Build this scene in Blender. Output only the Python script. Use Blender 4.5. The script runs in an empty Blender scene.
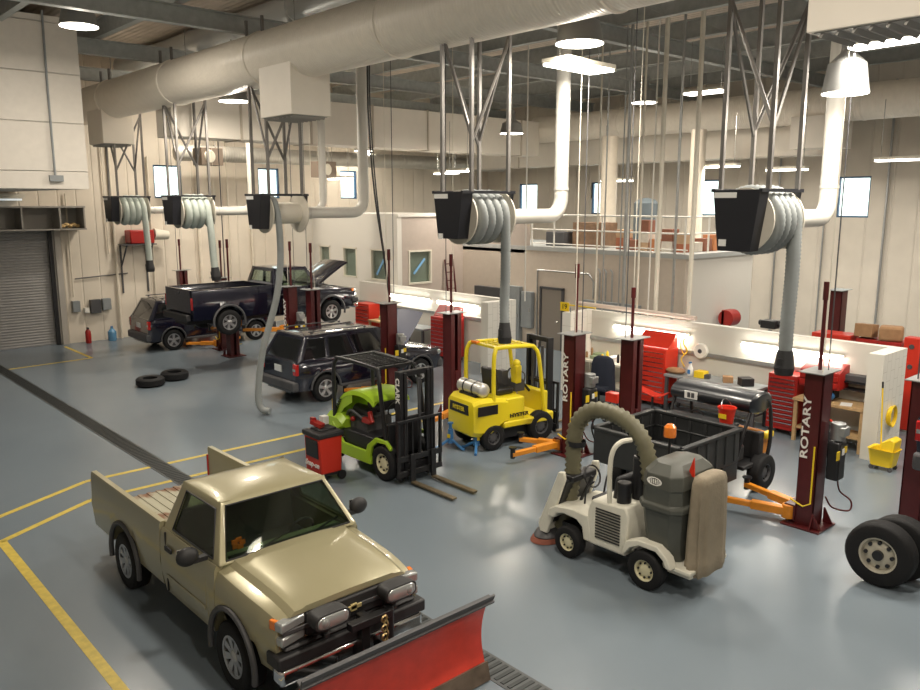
import bpy, bmesh, math, random
from mathutils import Vector as V, Matrix, Euler
random.seed(7)
PI = math.pi
SC = bpy.context.scene
COL = SC.collection

# ---------------------------------------------------------------- materials
def mat(name, col, rough=.5, metal=0, bump=0, bscale=20, var=0, vscale=6, spec=.5, emit=None, es=0, coat=0, alpha=1):
    m = bpy.data.materials.new(name); m.use_nodes = True
    nt = m.node_tree; b = nt.nodes['Principled BSDF']
    b.inputs['Base Color'].default_value = (*col, 1)
    b.inputs['Roughness'].default_value = rough
    b.inputs['Metallic'].default_value = metal
    b.inputs['Specular IOR Level'].default_value = spec
    b.inputs['Coat Weight'].default_value = coat
    b.inputs['Coat Roughness'].default_value = .06
    b.inputs['Alpha'].default_value = alpha
    tc = nt.nodes.new('ShaderNodeTexCoord')
    if var:
        n = nt.nodes.new('ShaderNodeTexNoise'); n.inputs['Scale'].default_value = vscale; n.inputs['Detail'].default_value = 5
        nt.links.new(tc.outputs['Object'], n.inputs['Vector'])
        r = nt.nodes.new('ShaderNodeMapRange'); r.inputs['From Min'].default_value = .3; r.inputs['From Max'].default_value = .7
        r.inputs['To Min'].default_value = 1-var; r.inputs['To Max'].default_value = 1+var
        nt.links.new(n.outputs['Fac'], r.inputs['Value'])
        mx = nt.nodes.new('ShaderNodeVectorMath'); mx.operation = 'SCALE'; mx.inputs[0].default_value = col
        nt.links.new(r.outputs['Result'], mx.inputs['Scale']); nt.links.new(mx.outputs['Vector'], b.inputs['Base Color'])
    if bump:
        n = nt.nodes.new('ShaderNodeTexNoise'); n.inputs['Scale'].default_value = bscale
        nt.links.new(tc.outputs['Object'], n.inputs['Vector'])
        bp = nt.nodes.new('ShaderNodeBump'); bp.inputs['Strength'].default_value = bump; bp.inputs['Distance'].default_value = .02
        nt.links.new(n.outputs['Fac'], bp.inputs['Height']); nt.links.new(bp.outputs['Normal'], b.inputs['Normal'])
    if emit:
        b.inputs['Emission Color'].default_value = (*emit, 1); b.inputs['Emission Strength'].default_value = es
    return m
def wave_bump(m, axis='X', scale=3, strength=.5, dist=.02, prof='SIN', dark=0):
    nt = m.node_tree; b = nt.nodes['Principled BSDF']
    tc = nt.nodes.new('ShaderNodeTexCoord'); w = nt.nodes.new('ShaderNodeTexWave')
    w.bands_direction = axis; w.wave_profile = prof; w.inputs['Scale'].default_value = scale
    nt.links.new(tc.outputs['Object'], w.inputs['Vector'])
    bp = nt.nodes.new('ShaderNodeBump'); bp.inputs['Strength'].default_value = strength; bp.inputs['Distance'].default_value = dist
    nt.links.new(w.outputs['Fac'], bp.inputs['Height']); nt.links.new(bp.outputs['Normal'], b.inputs['Normal'])
    return m
def glassmat(name, tint, rough=.02, trans=.55):
    m = bpy.data.materials.new(name); m.use_nodes = True; nt = m.node_tree
    nt.nodes.clear(); o = nt.nodes.new('ShaderNodeOutputMaterial')
    t = nt.nodes.new('ShaderNodeBsdfTransparent'); t.inputs[0].default_value = (*tint, 1)
    g = nt.nodes.new('ShaderNodeBsdfGlossy'); g.inputs['Roughness'].default_value = rough; g.inputs[0].default_value = (.9, .9, .9, 1)
    f = nt.nodes.new('ShaderNodeFresnel'); ge = nt.nodes.new('ShaderNodeNewGeometry'); mr = nt.nodes.new('ShaderNodeMapRange'); mr.inputs['To Min'].default_value = 1.5; mr.inputs['To Max'].default_value = .6667
    nt.links.new(ge.outputs['Backfacing'], mr.inputs[0]); nt.links.new(mr.outputs[0], f.inputs[0])
    x = nt.nodes.new('ShaderNodeMixShader'); nt.links.new(f.outputs[0], x.inputs[0])
    nt.links.new(t.outputs[0], x.inputs[1]); nt.links.new(g.outputs[0], x.inputs[2]); nt.links.new(x.outputs[0], o.inputs[0])
    return m

# ---------------------------------------------------------------- mesh builder
class B:
    def __init__(s): s.bm = bmesh.new(); s.mi = 0
    def _f(s, vs):
        try: f = s.bm.faces.new(vs); f.material_index = s.mi; return f
        except ValueError: return None
    def box(s, c, d, rz=0, rx=0, ry=0, taper=1, tx=None):
        R = Euler((rx, ry, rz)).to_matrix(); c = V(c); x, y, z = [k/2 for k in d]; tX = taper if tx is None else tx
        p = []
        for k in (-1, 1):
            q = 1 if k > 0 else taper; q2 = 1 if k > 0 else tX
            for a, b in ((-1, -1), (1, -1), (1, 1), (-1, 1)): p.append(s.bm.verts.new(c+R@V((a*x*q2, b*y*q, k*z))))
        for f in ((3, 2, 1, 0), (4, 5, 6, 7), (0, 1, 5, 4), (1, 2, 6, 5), (2, 3, 7, 6), (3, 0, 4, 7)): s._f([p[i] for i in f])
        return s
    def rings(s, rs, cap=True, closed=False):
        n = len(rs[0]); vs = [[s.bm.verts.new(p) for p in r] for r in rs]
        m = len(vs)
        for i in range(m if closed else m-1):
            a, b = vs[i], vs[(i+1) % m]
            for j in range(n): s._f([a[j], a[(j+1) % n], b[(j+1) % n], b[j]])
        if cap and not closed: s._f(vs[0][::-1]); s._f(vs[-1])
        return s
    def cyl(s, a, b, r, r2=None, n=14, cap=True):
        a, b = V(a), V(b); r2 = r if r2 is None else r2
        q = (b-a).to_track_quat('Z', 'Y')
        return s.rings([[p+q@V((k*math.cos(t*2*PI/n), k*math.sin(t*2*PI/n), 0)) for t in range(n)] for p, k in ((a, r), (b, r2))], cap)
    def tube(s, path, r, n=8, closed=False, cap=True):
        path = [V(p) for p in path]; m = len(path); rs = []; up = None
        for i, p in enumerate(path):
            if closed: t = path[(i+1) % m]-path[i-1]
            else: t = path[min(i+1, m-1)]-path[max(i-1, 0)]
            t.normalize()
            if up is None: up = t.orthogonal().normalized()
            else:
                up = up-t*up.dot(t)
                up = up.normalized() if up.length > 1e-5 else t.orthogonal().normalized()
            w = t.cross(up); k = r[i] if isinstance(r, (list, tuple)) else r
            rs.append([p+(up*math.cos(a*2*PI/n)+w*math.sin(a*2*PI/n))*k for a in range(n)])
        return s.rings(rs, cap, closed)
    def hose(s, path, r, pitch=.05, n=12, amp=.12):
        pts = resample(spline(path, 12), pitch/2)
        return s.tube(pts, [r*(1+amp if i % 2 else 1-amp) for i in range(len(pts))], n)
    def prism(s, poly, axis, a, b):
        def P(u, v, w): return {'x': V((w, u, v)), 'y': V((u, w, v)), 'z': V((u, v, w))}[axis]
        return s.rings([[P(u, v, a) for u, v in poly], [P(u, v, b) for u, v in poly]])
    def lathe(s, prof, c=(0, 0, 0), axis='z', n=24, cap=True, sx=1, sy=1):
        c = V(c); rs = []
        for r, h in prof:
            ring = []
            for i in range(n):
                t = i*2*PI/n; u, v = r*math.cos(t)*sx, r*math.sin(t)*sy
                ring.append(c+{'z': V((u, v, h)), 'y': V((u, h, v)), 'x': V((h, u, v))}[axis])
            rs.append(ring)
        return s.rings(rs, cap)
    def ball(s, c, r, sc=(1, 1, 1), n=12):
        pr = [(max(1e-3, r*math.sin(i*PI/n)), -r*math.cos(i*PI/n)) for i in range(n+1)]
        c = V(c); rs = [[c+V((k*math.cos(t*2*PI/16)*sc[0], k*math.sin(t*2*PI/16)*sc[1], h*sc[2])) for t in range(16)] for k, h in pr]
        return s.rings(rs)
    def quad(s, *p): s._f([s.bm.verts.new(q) for q in p]); return s
    def loft(s, rs, cap=True): # open polylines mirrored: each ring full
        return s.rings(rs, cap)
    def done(s, name, m, parent=None, bev=0, ang=35, loc=None, rz=0, solid=0, mirror=False, seg=2, subs=0, weld=False):
        if weld: bmesh.ops.remove_doubles(s.bm, verts=s.bm.verts, dist=1e-4)
        bmesh.ops.recalc_face_normals(s.bm, faces=s.bm.faces)
        me = bpy.data.meshes.new(name); s.bm.to_mesh(me); s.bm.free()
        for k in (m if isinstance(m, (list, tuple)) else [m]): me.materials.append(k)
        for p in me.polygons: p.use_smooth = True
        me.set_sharp_from_angle(angle=math.radians(ang))
        o = bpy.data.objects.new(name, me); COL.objects.link(o)
        if parent: o.parent = parent
        if loc is not None: o.location = loc
        if rz: o.rotation_euler.z = rz
        if solid: q = o.modifiers.new('s', 'SOLIDIFY'); q.thickness = solid; q.offset = -1
        if bev: q = o.modifiers.new('b', 'BEVEL'); q.width = bev; q.segments = seg; q.limit_method = 'ANGLE'; q.angle_limit = math.radians(40)
        if subs: q = o.modifiers.new('u', 'SUBSURF'); q.levels = q.render_levels = subs
        return o
def spline(p, k=10):
    p = [V(q) for q in p]; out = []
    P = [2*p[0]-p[1]]+p+[2*p[-1]-p[-2]]
    for i in range(1, len(P)-2):
        a, b, c, d = P[i-1:i+3]
        for j in range(k):
            t = j/k
            out.append(.5*((2*b)+(c-a)*t+(2*a-5*b+4*c-d)*t*t+(3*b-a-3*c+d)*t**3))
    out.append(p[-1]); return out
def resample(p, d):
    out = [p[0]]; acc = 0
    for a, b in zip(p, p[1:]):
        L = (b-a).length; s = d-acc
        while s <= L and L > 0: out.append(a+(b-a)*(s/L)); s += d
        acc = (acc+L) % d if L+acc >= d else acc+L
    return out
def thing(name, label, cat, loc=(0, 0, 0), rz=0, group=None):
    o = bpy.data.objects.new(name, None); COL.objects.link(o); o.empty_display_size = .2
    o.location = loc; o.rotation_euler.z = rz; return tag(o, label, cat, group)
def tag(o, label, cat, group=None, kind=None):
    o['label'] = label; o['category'] = cat
    if group: o['group'] = group
    if kind: o['kind'] = kind
    return o
def struct(o): o['kind'] = 'structure'; return o
def dup(root, loc, rz, label, group=None, skip=()):
    r = root.copy(); COL.objects.link(r); r.location = loc; r.rotation_euler = (0, 0, rz); r['label'] = label
    if group: r['group'] = group
    for ch in list(root.children):
        if ch.name.split('.')[0] in skip: continue
        c = ch.copy(); COL.objects.link(c); c.parent = r
        for g in ch.children:
            d = g.copy(); COL.objects.link(d); d.parent = c
    return r
def text(name, s, size, m, parent, loc, xdir, ydir, ext=.004, bold=0, sx=1, shear=0, align='CENTER'):
    cu = bpy.data.curves.new(name, 'FONT'); cu.body = s; cu.size = size; cu.extrude = ext; cu.align_x = align; cu.align_y = 'CENTER'
    cu.offset = bold; cu.shear = shear; cu.resolution_u = 3
    t = bpy.data.objects.new(name, cu); COL.objects.link(t)
    me = bpy.data.meshes.new_from_object(t); bpy.data.objects.remove(t)
    x = V(xdir).normalized(); y = V(ydir).normalized(); z = x.cross(y)
    M = Matrix((x*sx, y, z)).transposed().to_4x4(); M.translation = V(loc)
    me.transform(M); me.materials.clear(); me.materials.append(m)
    o = bpy.data.objects.new(name, me); COL.objects.link(o); o.parent = parent; return o

# ---------------------------------------------------------------- palette
M = {}
M['rub'] = mat('rubber', (.011, .011, .012), .7, bump=.2, bscale=60, spec=.3)
M['blk'] = mat('black_metal', (.015, .015, .017), .4)
M['blkpl'] = mat('black_plastic', (.022, .022, .024), .55)
M['dgrey'] = mat('dark_grey', (.07, .07, .075), .5)
M['grey'] = mat('grey_paint', (.25, .27, .28), .45, var=.05)
M['galv'] = mat('galvanised_steel', (.42, .43, .43), .38, .7, var=.08, vscale=9)
M['steel'] = mat('bright_steel', (.6, .6, .6), .25, 1)
M['chrome'] = mat('chrome', (.75, .75, .76), .12, 1)
M['alloy'] = mat('alloy_wheel', (.52, .52, .53), .3, .8)
M['pipe'] = mat('white_pipe_paint', (.62, .6, .55), .4)
M['white'] = mat('white_paint', (.8, .78, .72), .45)
M['cream'] = mat('cream_paint', (.72, .68, .58), .5, var=.04)
M['duct'] = mat('painted_duct', (.72, .65, .54), .42, var=.04)
M['flat_duct'] = mat('painted_rectangular_duct', (.76, .71, .63), .6, var=.03, vscale=2)
M['maroon'] = mat('maroon_paint', (.085, .011, .012), .32, var=.12)
M['orange'] = mat('orange_paint', (.75, .27, .02), .4, var=.1)
M['yel'] = mat('yellow_plastic', (.85, .6, .02), .45)
M['red'] = mat('red_paint', (.36, .016, .012), .35)
M['redb'] = mat('bright_red_paint', (.6, .03, .012), .35)
M['blue'] = mat('blue_paint', (.05, .18, .42), .4)
M['navy'] = mat('navy_car_paint', (.008, .009, .022), .18, .2, coat=1)
M['navyhood'] = mat('navy_hood_underside', (.05, .06, .12), .4, coat=.3)
M['wood'] = mat('worktop_wood', (.45, .3, .15), .5, var=.15, vscale=12)
M['card'] = mat('cardboard', (.35, .2, .1), .8, var=.15)
M['lamp'] = mat('lamp_lens', (1, 1, 1), .4, emit=(1, .93, .8), es=9)
M['tube'] = mat('fluorescent_tube', (1, 1, 1), .4, emit=(1, .95, .85), es=9)
M['tlred'] = mat('tail_light_red', (.45, .01, .01), .15, coat=1)
M['amber'] = mat('amber_lens', (.85, .22, .02), .2, coat=1)
M['lens'] = mat('clear_headlight_lens', (.42, .44, .44), .22, .5, coat=1)
M['plate'] = mat('licence_plate', (.7, .72, .72), .4)
M['dglass'] = mat('dark_tinted_glass', (.006, .007, .008), .05, spec=.8, coat=.5)
M['glass'] = glassmat('clear_glass', (.8, .85, .82))
M['sglass'] = glassmat('smoked_glass', (.3, .33, .31))
M['tglass'] = glassmat('light_tinted_glass', (.62, .68, .6))
M['seat'] = mat('grey_seat_cloth', (.09, .09, .1), .85)
M['dash'] = mat('green_grey_dashboard', (.3, .36, .22), .6)
M['cloth'] = mat('dark_cloth', (.012, .016, .03), .9)
M['ink'] = mat('white_lettering', (.85, .83, .78), .5)
M['inkblk'] = mat('black_lettering', (.01, .01, .01), .5)
M['inkgold'] = mat('gold_emblem', (.8, .65, .3), .3, .5)
M['hose'] = mat('grey_exhaust_hose', (.25, .27, .27), .6, var=.06)
M['hosel'] = mat('pale_exhaust_hose', (.45, .5, .46), .6, var=.06)
M['paper'] = mat('paper', (.8, .8, .78), .7)

# ---------------------------------------------------------------- setting
def floor():
    m = mat('sealed_concrete_floor', (.2, .22, .235), .24, spec=.5)
    nt = m.node_tree; b = nt.nodes['Principled BSDF']; tc = nt.nodes.new('ShaderNodeTexCoord')
    n1 = nt.nodes.new('ShaderNodeTexNoise'); n1.inputs['Scale'].default_value = .35; n1.inputs['Detail'].default_value = 2; n1.inputs['Roughness'].default_value = .5
    n2 = nt.nodes.new('ShaderNodeTexNoise'); n2.inputs['Scale'].default_value = 1.1; n2.inputs['Detail'].default_value = 2
    mx = nt.nodes.new('ShaderNodeMixRGB'); mx.inputs[0].default_value = .2
    for n in (n1, n2): nt.links.new(tc.outputs['Object'], n.inputs['Vector'])
    nt.links.new(n1.outputs['Fac'], mx.inputs[1]); nt.links.new(n2.outputs['Fac'], mx.inputs[2])
    cr = nt.nodes.new('ShaderNodeValToRGB')
    cr.color_ramp.elements[0].position = .2; cr.color_ramp.elements[0].color = (.16, .198, .232, 1)
    cr.color_ramp.elements[1].position = .8; cr.color_ramp.elements[1].color = (.19, .228, .262, 1)
    nt.links.new(mx.outputs[0], cr.inputs[0]); nt.links.new(cr.outputs[0], b.inputs['Base Color'])
    f = B().box((15, 14, -.1), (36, 36, .2)).done('floor', m); struct(f)
    yl = mat('yellow_floor_paint', (.62, .47, .07), .45, var=.15, vscale=10)
    def line(p, q, w=.11):
        p, q = V((*p, 0)), V((*q, 0)); d = (q-p); L = d.length; c = (p+q)/2
        B().box((c.x, c.y, .002), (L, w, .004), rz=math.atan2(d.y, d.x)).done('painted_line', yl, f)
    line((2.52, 13.2), (2.5, 3.0), .13); line((2.5, 13.2), (4.1, 14.1)); line((4.1, 14.1), (13.5, 14.2))
    line((1.9, 13.9), (4.35, 15.15)); line((4.35, 15.15), (13.5, 15.18))
    line((8.42, 30.4), (8.42, 27.55)); line((8.42, 27.55), (2, 27.0))
    g = B(); g.box((5.72, 16, .003), (.36, 29, .006)).done('drain_frame', mat('drain_frame_steel', (.07, .075, .078), .5, .3), f)
    g = B()
    for i in range(290): g.box((5.72, 1.6+i*.1, .008), (.28, .05, .01))
    g.done('drain_grate', mat('drain_grate_steel', (.035, .04, .04), .45, .5), f)
floor()
def panelmat(name, col, axis, sc=1.6, st=.6):
    m = mat(name, col, .6, var=.05, vscale=1.2)
    nt = m.node_tree; b = nt.nodes['Principled BSDF']; tc = nt.nodes.new('ShaderNodeTexCoord')
    sp = nt.nodes.new('ShaderNodeSeparateXYZ'); nt.links.new(tc.outputs['Object'], sp.inputs[0])
    a = nt.nodes.new('ShaderNodeMath'); a.operation = 'MULTIPLY'; a.inputs[1].default_value = sc; nt.links.new(sp.outputs[axis], a.inputs[0])
    fr = nt.nodes.new('ShaderNodeMath'); fr.operation = 'FRACT'; nt.links.new(a.outputs[0], fr.inputs[0])
    pp = nt.nodes.new('ShaderNodeMath'); pp.operation = 'PINGPONG'; pp.inputs[1].default_value = .5; nt.links.new(fr.outputs[0], pp.inputs[0])
    cp = nt.nodes.new('ShaderNodeMapRange'); cp.inputs['From Max'].default_value = .06; nt.links.new(pp.outputs[0], cp.inputs[0])
    bp = nt.nodes.new('ShaderNodeBump'); bp.inputs['Strength'].default_value = st; bp.inputs['Distance'].default_value = .04
    nt.links.new(cp.outputs[0], bp.inputs['Height']); nt.links.new(bp.outputs['Normal'], b.inputs['Normal'])
    return m
wm = panelmat('ribbed_wall_panel', (.7, .63, .53), 0, 1.6)
wm2 = panelmat('ribbed_wall_panel_far', (.68, .62, .53), 1, 1.2)
def wall_with_holes(name, m, axis, pos, a0, a1, z0, z1, holes, th=.25):
    """axis 'y': plane Y=pos spanning x; axis 'x': plane X=pos spanning y"""
    us = sorted({a0, a1, *[h[0] for h in holes], *[h[1] for h in holes]}); zs = sorted({z0, z1, *[h[2] for h in holes], *[h[3] for h in holes]})
    b = B()
    for u, u2 in zip(us, us[1:]):
        for z, z2 in zip(zs, zs[1:]):
            cu, cz = (u+u2)/2, (z+z2)/2
            if any(h[0] < cu < h[1] and h[2] < cz < h[3] for h in holes): continue
            if axis == 'y': b.box((cu, pos+th/2, cz), (u2-u, th, z2-z))
            else: b.box((pos+th/2, cu, cz), (th, u2-u, z2-z))
    return struct(b.done(name, m, weld=True))
WX = [(12.25, 13.35), (16.65, 17.65), (20.75, 21.65)]
WY = [(11.6, 12.75), (17.3, 18.6), (22.95, 24.05), (27.45, 28.7)]
CZ = 10.3
wm3 = mat('grey_painted_wall', (.3, .28, .25), .6)
wall_with_holes('wall_right', wm3, 'y', -4.25, -3, 30.25, 0, CZ, [])
wall_with_holes('wall_near', wm3, 'x', -3.25, -4, 31, 0, CZ, [])
wall_with_holes('wall_left', wm, 'y', 31, -3, 30.25, 0, CZ, [(a, b, 5.25, 6.5) for a, b in WX]+[(3.4, 8.5, 0, 4.15)])
wall_with_holes('wall_far', wm2, 'x', 30, -4, 31, 0, CZ, [(a, b, 4.55, 6.0) for a, b in WY])
wf = mat('dark_blue_window_frame', (.04, .1, .2), .4)
n = 0
for axis, pos, L, z0, z1 in (('y', 31, WX, 5.25, 6.5), ('x', 30, WY, 4.55, 6.0)):
    for a, b in L:
        n += 1; fr = B(); gl = B(); w = .06
        def bx(B_, u0, u1, v0, v1, d):
            c = ((u0+u1)/2, pos+.12, (v0+v1)/2) if axis == 'y' else (pos+.12, (u0+u1)/2, (v0+v1)/2)
            B_.box(c, (u1-u0, d, v1-v0) if axis == 'y' else (d, u1-u0, v1-v0))
        for q in ((a, a+w, z0, z1), (b-w, b, z0, z1), (a+w, b-w, z0, z0+w), (a+w, b-w, z1-w, z1)): bx(fr, *q, .12)
        o = struct(fr.done('window_%d' % n, wf)); bx(gl, a+w, b-w, z0+w, z1-w, .01); gl.done('window_pane', M['glass'], o)
# ceiling deck
cm = mat('ceiling_deck', (.62, .54, .46), .75, var=.15, vscale=1.5); wave_bump(cm, 'X', 1.6, .5, .05)
struct(B().box((13.6, 13.5, CZ+.1), (33.2, 35.2, .2)).done('ceiling', cm))
gm = mat('grey_green_structural_steel', (.38, .4, .39), .55, var=.12)
def ibeam(b, axis, a0, a1, pos, z, h=.4, w=.2, t=.03):
    for (dz, ww, hh) in ((0, w, t), (h-t, w, t), (h/2-t/2, t, h)):
        zc = z+dz+(t/2 if hh == t else t/2)
        b.box(((a0+a1)/2, pos, zc) if axis == 'x' else (pos, (a0+a1)/2, zc), (a1-a0, ww, hh) if axis == 'x' else (ww, a1-a0, hh))
k = 0
for y in (-2, 2.9, 7.9, 13.3, 18.65, 24.0, 29.0):
    b = B(); ibeam(b, 'x', -2.9, 29.9, y, 9.1, .42, .22); k += 1
    struct(b.done('ceiling_beam_%d' % k, gm))
for x in (3, 5.6, 8.2, 12.6, 15, 17.6, 20.4, 23.2, 26, 28.6):
    b = B(); ibeam(b, 'y', -3.9, 30.9, x, 9.56, .5, .18)
    for i in range(22): b.cyl((x, -3.5+i*1.55, 9.6), (x, -3.5+i*1.55+.75, 10.0), .02, n=5)
    k += 1; struct(b.done('ceiling_beam_%d' % k, gm))
# interior rooms: window wall, grey return wall, mezzanine walls
offm = mat('white_painted_block', (.72, .69, .63), .6, bump=.15, bscale=8)
greym = mat('warm_grey_painted_wall', (.47, .4, .35), .6, var=.03)
mezm = mat('beige_mezzanine_wall', (.58, .5, .42), .6, var=.03)
OW = [(27.45, 28.25, 2.2, 3.38), (25.6, 26.55, 2.2, 3.38), (23.7, 24.7, 2.2, 3.38)]
wall_with_holes('wall_office', offm, 'x', 17.8, 23.05, 31, 0, 4.57, OW, .2)
wall_with_holes('wall_office_side', greym, 'y', 23.05, 18.0, 21.2, 0, 4.57, [(18.3, 19.4, 2.1, 3.35)], .2)
wall_with_holes('wall_mezzanine', mezm, 'x', 21, 13.2, 23.05, 0, 3.42, [], .2)
wall_with_holes('wall_mezzanine_side', offm, 'y', 13.2, 21.2, 25, 0, 3.42, [], .2)
wall_with_holes('wall_mezzanine_parapet', greym, 'x', 21, 19.7, 23.05, 3.3, 4.57, [], .2)
struct(B().box((23, 22.05, 3.49), (4.04, 17.9, .14)).done('floor_mezzanine', mat('mezzanine_edge', (.42, .43, .42), .5)))
struct(B().box((19.5, 27, 4.62), (3.4, 8, .1)).done('ceiling_office', offm))
struct(B().box((25.6, 26, 1.5), (.2, 5, 3)).done('wall_office_back', mezm))
# office windows
for i, (a, b_, z0, z1) in enumerate(OW):
    f = B()
    for q in ((a, a+.06, z0, z1), (b_-.06, b_, z0, z1), (a, b_, z0, z0+.06), (a, b_, z1-.06, z1)): f.box((17.86, (q[0]+q[1])/2, (q[2]+q[3])/2), (.16, q[1]-q[0], q[3]-q[2]))
    n += 1; o = struct(f.done('window_%d' % n, M['cream']))
    B().box((17.88, (a+b_)/2, (z0+z1)/2), (.01, b_-a-.1, z1-z0-.1)).done('window_pane', M['glass'], o)
    # blinds and, on one, a blue diagonal tape
    B().box((17.97, (a+b_)/2, (z0+z1)/2), (.02, b_-a-.1, z1-z0-.1)).done('window_blind', mat('grey_window_blind_%d' % i, (.33, .36, .34), .6), o)
bt = mat('blue_tape', (.2, .42, .7), .5)
f = B()
for q in ((18.3, 18.36, 2.1, 3.35), (19.34, 19.4, 2.1, 3.35), (18.36, 19.34, 2.1, 2.16), (18.36, 19.34, 3.29, 3.35)): f.box(((q[0]+q[1])/2, 23.1, (q[2]+q[3])/2), (q[1]-q[0], .16, q[3]-q[2]))
n += 1; o = struct(f.done('window_%d' % n, M['cream']))
B().box((18.85, 23.12, 2.72), (1, .01, 1.15)).done('window_pane', M['glass'], o)
B().box((18.85, 23.2, 2.72), (1, .02, 1.15)).done('window_blind', mat('grey_window_blind', (.45, .45, .42), .6), o)
B().box((18.85, 23.1, 2.75), (.75, .012, .09), ry=-.8).done('window_tape', bt, o)
o = bpy.data.objects['window_%d' % (n-1)]
B().box((17.86, 24.15, 2.75), (.012, .85, .09), rx=-.9).done('window_tape', bt, o)
# doors
dm = mat('grey_roll_up_door', (.3, .29, .28), .45, var=.04); wave_bump(dm, 'Z', 3.2, .6, .03)
d1 = struct(B().box((5.95, 31.1, 2.08), (5.1, .08, 4.15)).done('door_1', dm))
fm = mat('door_jamb', (.4, .37, .33), .5)
b = B(); b.box((8.6, 31.0, 2.1), (.2, .36, 4.2)); b.box((8.48, 30.95, 2.1), (.06, .1, 4.1)); b.box((3.3, 31.0, 2.1), (.2, .36, 4.2)); b.done('door_jamb', fm, d1)
b = B(); b.box((8.38, 30.94, 2.07), (.12, .1, 4.13)); b.done('door_track', M['blk'], d1)
d2 = struct(B().box((20.97, 18.4, 1.05), (.06, .92, 2.1)).done('door_2', mat('grey_brown_door', (.24, .21, .18), .5)))
b = B()
for q in ((18.9, 1.08, .07, 2.16), (17.9, 1.08, .07, 2.16), (18.4, 2.15, 1.07, .07)): b.box((20.96, q[0], q[1]), (.12, q[2], q[3]))
b.done('door_frame', M['dgrey'], d2)
B().cyl((20.9, 18.05, 1.0), (20.9, 18.17, 1.0), .02).done('door_handle', M['steel'], d2)
# bench partitions
pm = mat('white_glazed_block_partition', (.82, .8, .74), .45)
nt = pm.node_tree; br = nt.nodes.new('ShaderNodeTexBrick'); tc = nt.nodes.new('ShaderNodeTexCoord'); mp = nt.nodes.new('ShaderNodeMapping')
mp.inputs['Rotation'].default_value = (PI/2, 0, PI/2); nt.links.new(tc.outputs['Object'], mp.inputs[0]); nt.links.new(mp.outputs[0], br.inputs[0])
br.inputs['Scale'].default_value = 1; br.inputs['Brick Width'].default_value = .4; br.inputs['Row Height'].default_value = .2; br.inputs['Mortar Size'].default_value = .006
br.inputs[1].default_value = br.inputs[2].default_value = (.82, .8, .74, 1); br.inputs[3].default_value = (.62, .6, .54, 1)
nt.links.new(br.outputs[0], nt.nodes['Principled BSDF'].inputs[0])
b = B(); b.box((17.5, 9.95, 1.08), (.2, 8.3, 2.16)); b.box((16.9, 5.95, 1.08), (1.0, .3, 2.16)); b.box((16.95, 13.95, 1.08), (.9, .3, 2.16))
p1 = struct(b.done('wall_bench_right', pm))
b = B(); b.box((17.5, 20.9, 1.08), (.2, 8.0, 2.16)); b.box((16.9, 17.05, 1.08), (1.0, .3, 2.16))
p2 = struct(b.done('wall_bench_left', pm))
for p, a, c in ((p1, 6.1, 13.8), (p2, 17.2, 24.9)):
    B().box((17.37, (a+c)/2, 1.42), (.06, c-a, .09)).done('wire_duct', M['galv'], p)
# upper left soffit box
b = B(); b.box((5.0, 27.2, 7.65), (4.9, 7.6, 4.4))
sb = mat('cream_soffit_panels', (.68, .64, .58), .55, var=.03)
nt = sb.node_tree; bs = nt.nodes['Principled BSDF']; tc = nt.nodes.new('ShaderNodeTexCoord'); sp = nt.nodes.new('ShaderNodeSeparateXYZ'); nt.links.new(tc.outputs['Object'], sp.inputs[0])
a = nt.nodes.new('ShaderNodeMath'); a.operation = 'MULTIPLY_ADD'; a.inputs[1].default_value = 1/1.265; a.inputs[2].default_value = .336; nt.links.new(sp.outputs[2], a.inputs[0])
fr = nt.nodes.new('ShaderNodeMath'); fr.operation = 'PINGPONG'; fr.inputs[1].default_value = .5; nt.links.new(a.outputs[0], fr.inputs[0])
mr = nt.nodes.new('ShaderNodeMapRange'); mr.inputs['From Max'].default_value = .015; nt.links.new(fr.outputs[0], mr.inputs[0])
bp = nt.nodes.new('ShaderNodeBump'); bp.inputs['Strength'].default_value = .8; bp.inputs['Distance'].default_value = .04; nt.links.new(mr.outputs[0], bp.inputs['Height']); nt.links.new(bp.outputs[0], bs.inputs['Normal'])
so = struct(b.done('wall_soffit', sb))
B().tube([(6.62, 23.35, 9.95), (6.6, 23.35, 8.2), (6.6, 23.35, 5.75)], .03).done('soffit_conduit', M['grey'], so)
B().box((6.62, 23.35, 5.72), (.34, .1, .16)).done('junction_box', M['grey'], so)
b = B(); b.box((6.0, 30.55, 4.93), (6.8, .9, .06)); b.box((6, 30.55, 4.16), (6.8, .9, .05))
for x in (3.4, 4.6, 5.8, 7.35, 8.55, 9.35): b.box((x, 30.55, 4.54), (.05, .9, .74))
b.box((6, 30.96, 4.54), (6.8, .05, .74))
cab = thing('wall_shelf', 'long grey wall shelf with open compartments above the roll-up door', 'shelf', (0, 0, 0))
b.done('shelf_frame', mat('shelf_grey', (.33, .31, .28), .5), cab)
cab = thing('light_fixture', 'long white strip light above the wall shelf and roll-up door', 'light', (0, 0, 0))
B().box((4.6, 30.7, 5.3), (6, .4, .16)).done('housing', M['cream'], cab); B().box((4.6, 30.6, 5.18), (5.8, .2, .06)).done('diffuser', mat('dim_diffuser', (.8, .85, .85), .4, emit=(.8, .9, .95), es=.5), cab)
b = B()
for i in range(5): b.ball((8.7+i*.12, 30.4, 4.27+.05*(i % 2)), .09, (1, 1, .7))
tag(b.done('cloth_bundle', mat('tan_cloth', (.6, .42, .2), .9)), 'tan bundle lying in the right compartment of the wall shelf', 'bundle')
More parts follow.
